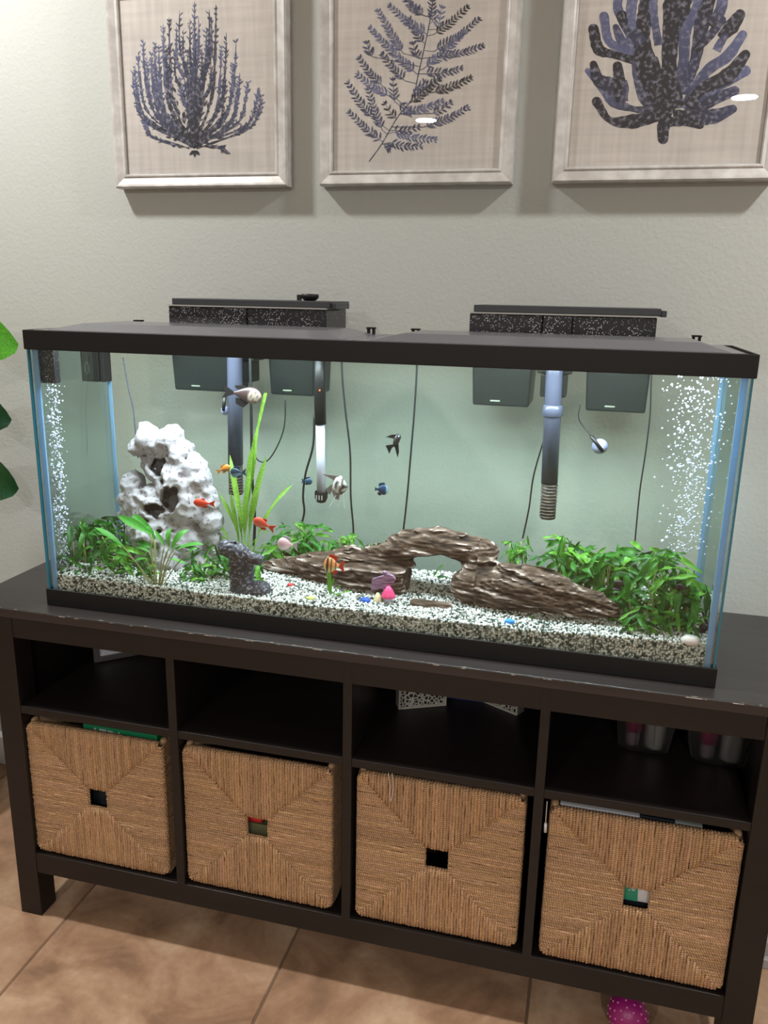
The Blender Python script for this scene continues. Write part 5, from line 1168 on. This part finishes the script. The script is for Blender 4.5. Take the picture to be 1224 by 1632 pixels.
lobe([(820, 280), (900, 200), (970, 110)], [40, 40, 40], D_, K_); lobe([(960, 210), (1020, 150), (1070, 80)], [40, 70, 50], D_, D_*1.4); lobe([(940, 280), (960, 240), (990, 200)], [40, 40, 30], B_2, K_); lobe([(900, 140), (960, 60), (975, -20)], [50, 50, 55], D_, B_2)
lobe([(700, 600), (680, 380), (690, 180), (720, 40), (740, -40)], [110, 70, 80, 130, 120], D_, D_*1.3); lobe([(650, 600), (560, 380), (530, 200), (560, 60), (570, -30)], [90, 110, 70, 90, 80], D_, D_*1.4); lobe([(530, 240), (450, 140), (420, 90)], [60, 60, 55], K_, D_)
lobe([(480, 330), (370, 300), (290, 270), (262, 160)], [40, 36, 55, 50], D_, D_); lobe([(460, 280), (350, 230), (320, 90)], [40, 40, 45], B_2, B_2*.9); lobe([(480, 290), (420, 230), (385, 150)], [40, 50, 30], B_2, K_)
lobe([(640, 620), (480, 600), (380, 560), (340, 500), (230, 390)], [60, 26, 60, 70, 26], D_, B_2); lobe([(420, 560), (370, 480), (290, 440), (262, 355)], [40, 80, 60, 36], K_, D_); lobe([(420, 560), (410, 480), (395, 365)], [60, 60, 46], D_, D_); lobe([(420, 560), (440, 500), (440, 450)], [30, 30, 16], K_, K_)
lobe([(640, 640), (470, 670), (350, 660), (280, 560)], [40, 70, 30, 46], D_, D_); lobe([(700, 650), (820, 650), (930, 640), (1030, 600)], [80, 70, 70, 40], D_, K_); lobe([(700, 640), (850, 690)], [60, 36], D_, D_); lobe([(690, 640), (650, 690), (645, 765)], [100, 60, 50], D_, D_)
lobe([(620, 250), (600, 120), (590, 20)], [40, 36, 40], K_, B_2); lobe([(480, 160), (470, 60), (480, -20)], [30, 50, 50], B_2, B_2); lobe([(640, 480), (620, 400), (605, 325)], [40, 36, 24], D_, D_)
I_.done(pr, 'thick-lobed coral motif in navy and charcoal')

# ------------------------------------------------------------------ leafy houseplant at the left
M['fig'] = green('fig_leaf', (96, 178, 44), (70, 148, 36), .35); M['fig_d'] = green('fig_leaf_dark', (38, 84, 40), (28, 66, 34), .2); M['trunk'] = mat('plant_trunk', lin((104, 84, 62)), .8); M['pot'] = mat('pot_glaze', lin((226, 222, 214)), .35); M['soil'] = mat('soil', lin((50, 38, 28)), .95)
px, py = -1.16, .27
e = empty('houseplant', (px, py, 0), 'tall leafy potted houseplant at the left edge, beside the cabinet', 'houseplant')
V, F = lathe([(.0001, .004), (.11, .002), (.115, .01), (.14, .27), (.146, .28), (.146, .295), (.134, .295), (.13, .26), (.0001, .26)], np.array((px, py, 0)), 32, cap=False); MB().add(V, F).build('pot', M['pot'], e, True)
V, F = lathe([(.0001, .262), (.129, .262)], np.array((px, py, 0)), 24, cap=False); MB().add(V, F).build('soil', M['soil'], e)
tr_ = [(px, py, .25), (px+.01, py+.01, .7), (px-.01, py, 1.1), (px+.02, py-.01, 1.5)]
V, F = tube(smooth_path(tr_, 6), np.linspace(.012, .006, 19), 8); MB().add(V, F).build('trunk', M['trunk'], e, True)
FL = [leaf_mesh('leaf', 1, .30, .5, .18, .02, M['fig'], tip=.8, base=.2, seed=2, n=11), leaf_mesh('leaf', 1, .28, .9, .2, .02, M['fig_d'], tip=.8, base=.2, seed=3, n=11)]
def fig_leaf(u, v, Y, base, kind, roll=0.):
    t = at(u, v, Y); put_leaf(e, FL[kind], base, t, roll, (.25, -1, .35)); V, F = tube([np.array((px+.005, py, base[2]-.02)), np.asarray(base, float)], .002, 6); MB().add(V, F).build('petiole', M['trunk'], e, True)
fig_leaf(19, 550, .30, (px+.11, py+.02, 1.222), 0, 0); fig_leaf(11, 672, .30, (px+.10, py+.02, 1.06), 1, 0); fig_leaf(20, 788, .28, (px+.10, py+.01, .93), 1, 0)
for k in range(9):
    a = k*2.4; z = .85+.08*k; L = .2; fb = np.array((px+.05*math.cos(a)-.05, py+.04*math.sin(a)-.02, z)); ft = fb+np.array((L*math.cos(a)*.5-.08, -abs(L*math.sin(a))*.9+.02, .03)); put_leaf(e, FL[k % 2], fb, ft, .3)
    V, F = tube([np.array((px, py, z-.04)), fb], .002, 6); MB().add(V, F).build('petiole', M['trunk'], e, True)

# ------------------------------------------------------------------ pink dotted ball
r = .036; bc = np.array((.5335, .045, r)); e = empty('toy_ball', (bc[0], bc[1], 0), 'magenta ball with pale dots on the floor under the cabinet', 'ball')
V, F = ICO3; MB().add(V*r+bc, F).build('ball_surface', mat('magenta_rubber', lin((150, 30, 110)), .4), e, True)
dm = MB(); ph = (1+5**.5)/2; nD = 90; V, F = ICO1
for i in range(nD):
    z = 1-2*(i+.5)/nD; a = 2*math.pi*i/ph; q = np.array((math.sqrt(1-z*z)*math.cos(a), math.sqrt(1-z*z)*math.sin(a), z)); dm.add(V*.0026+bc+q*(r-.0008), F)
dm.build('raised_dot', mat('pale_pink_dot', lin((206, 110, 176)), .4), e, True)
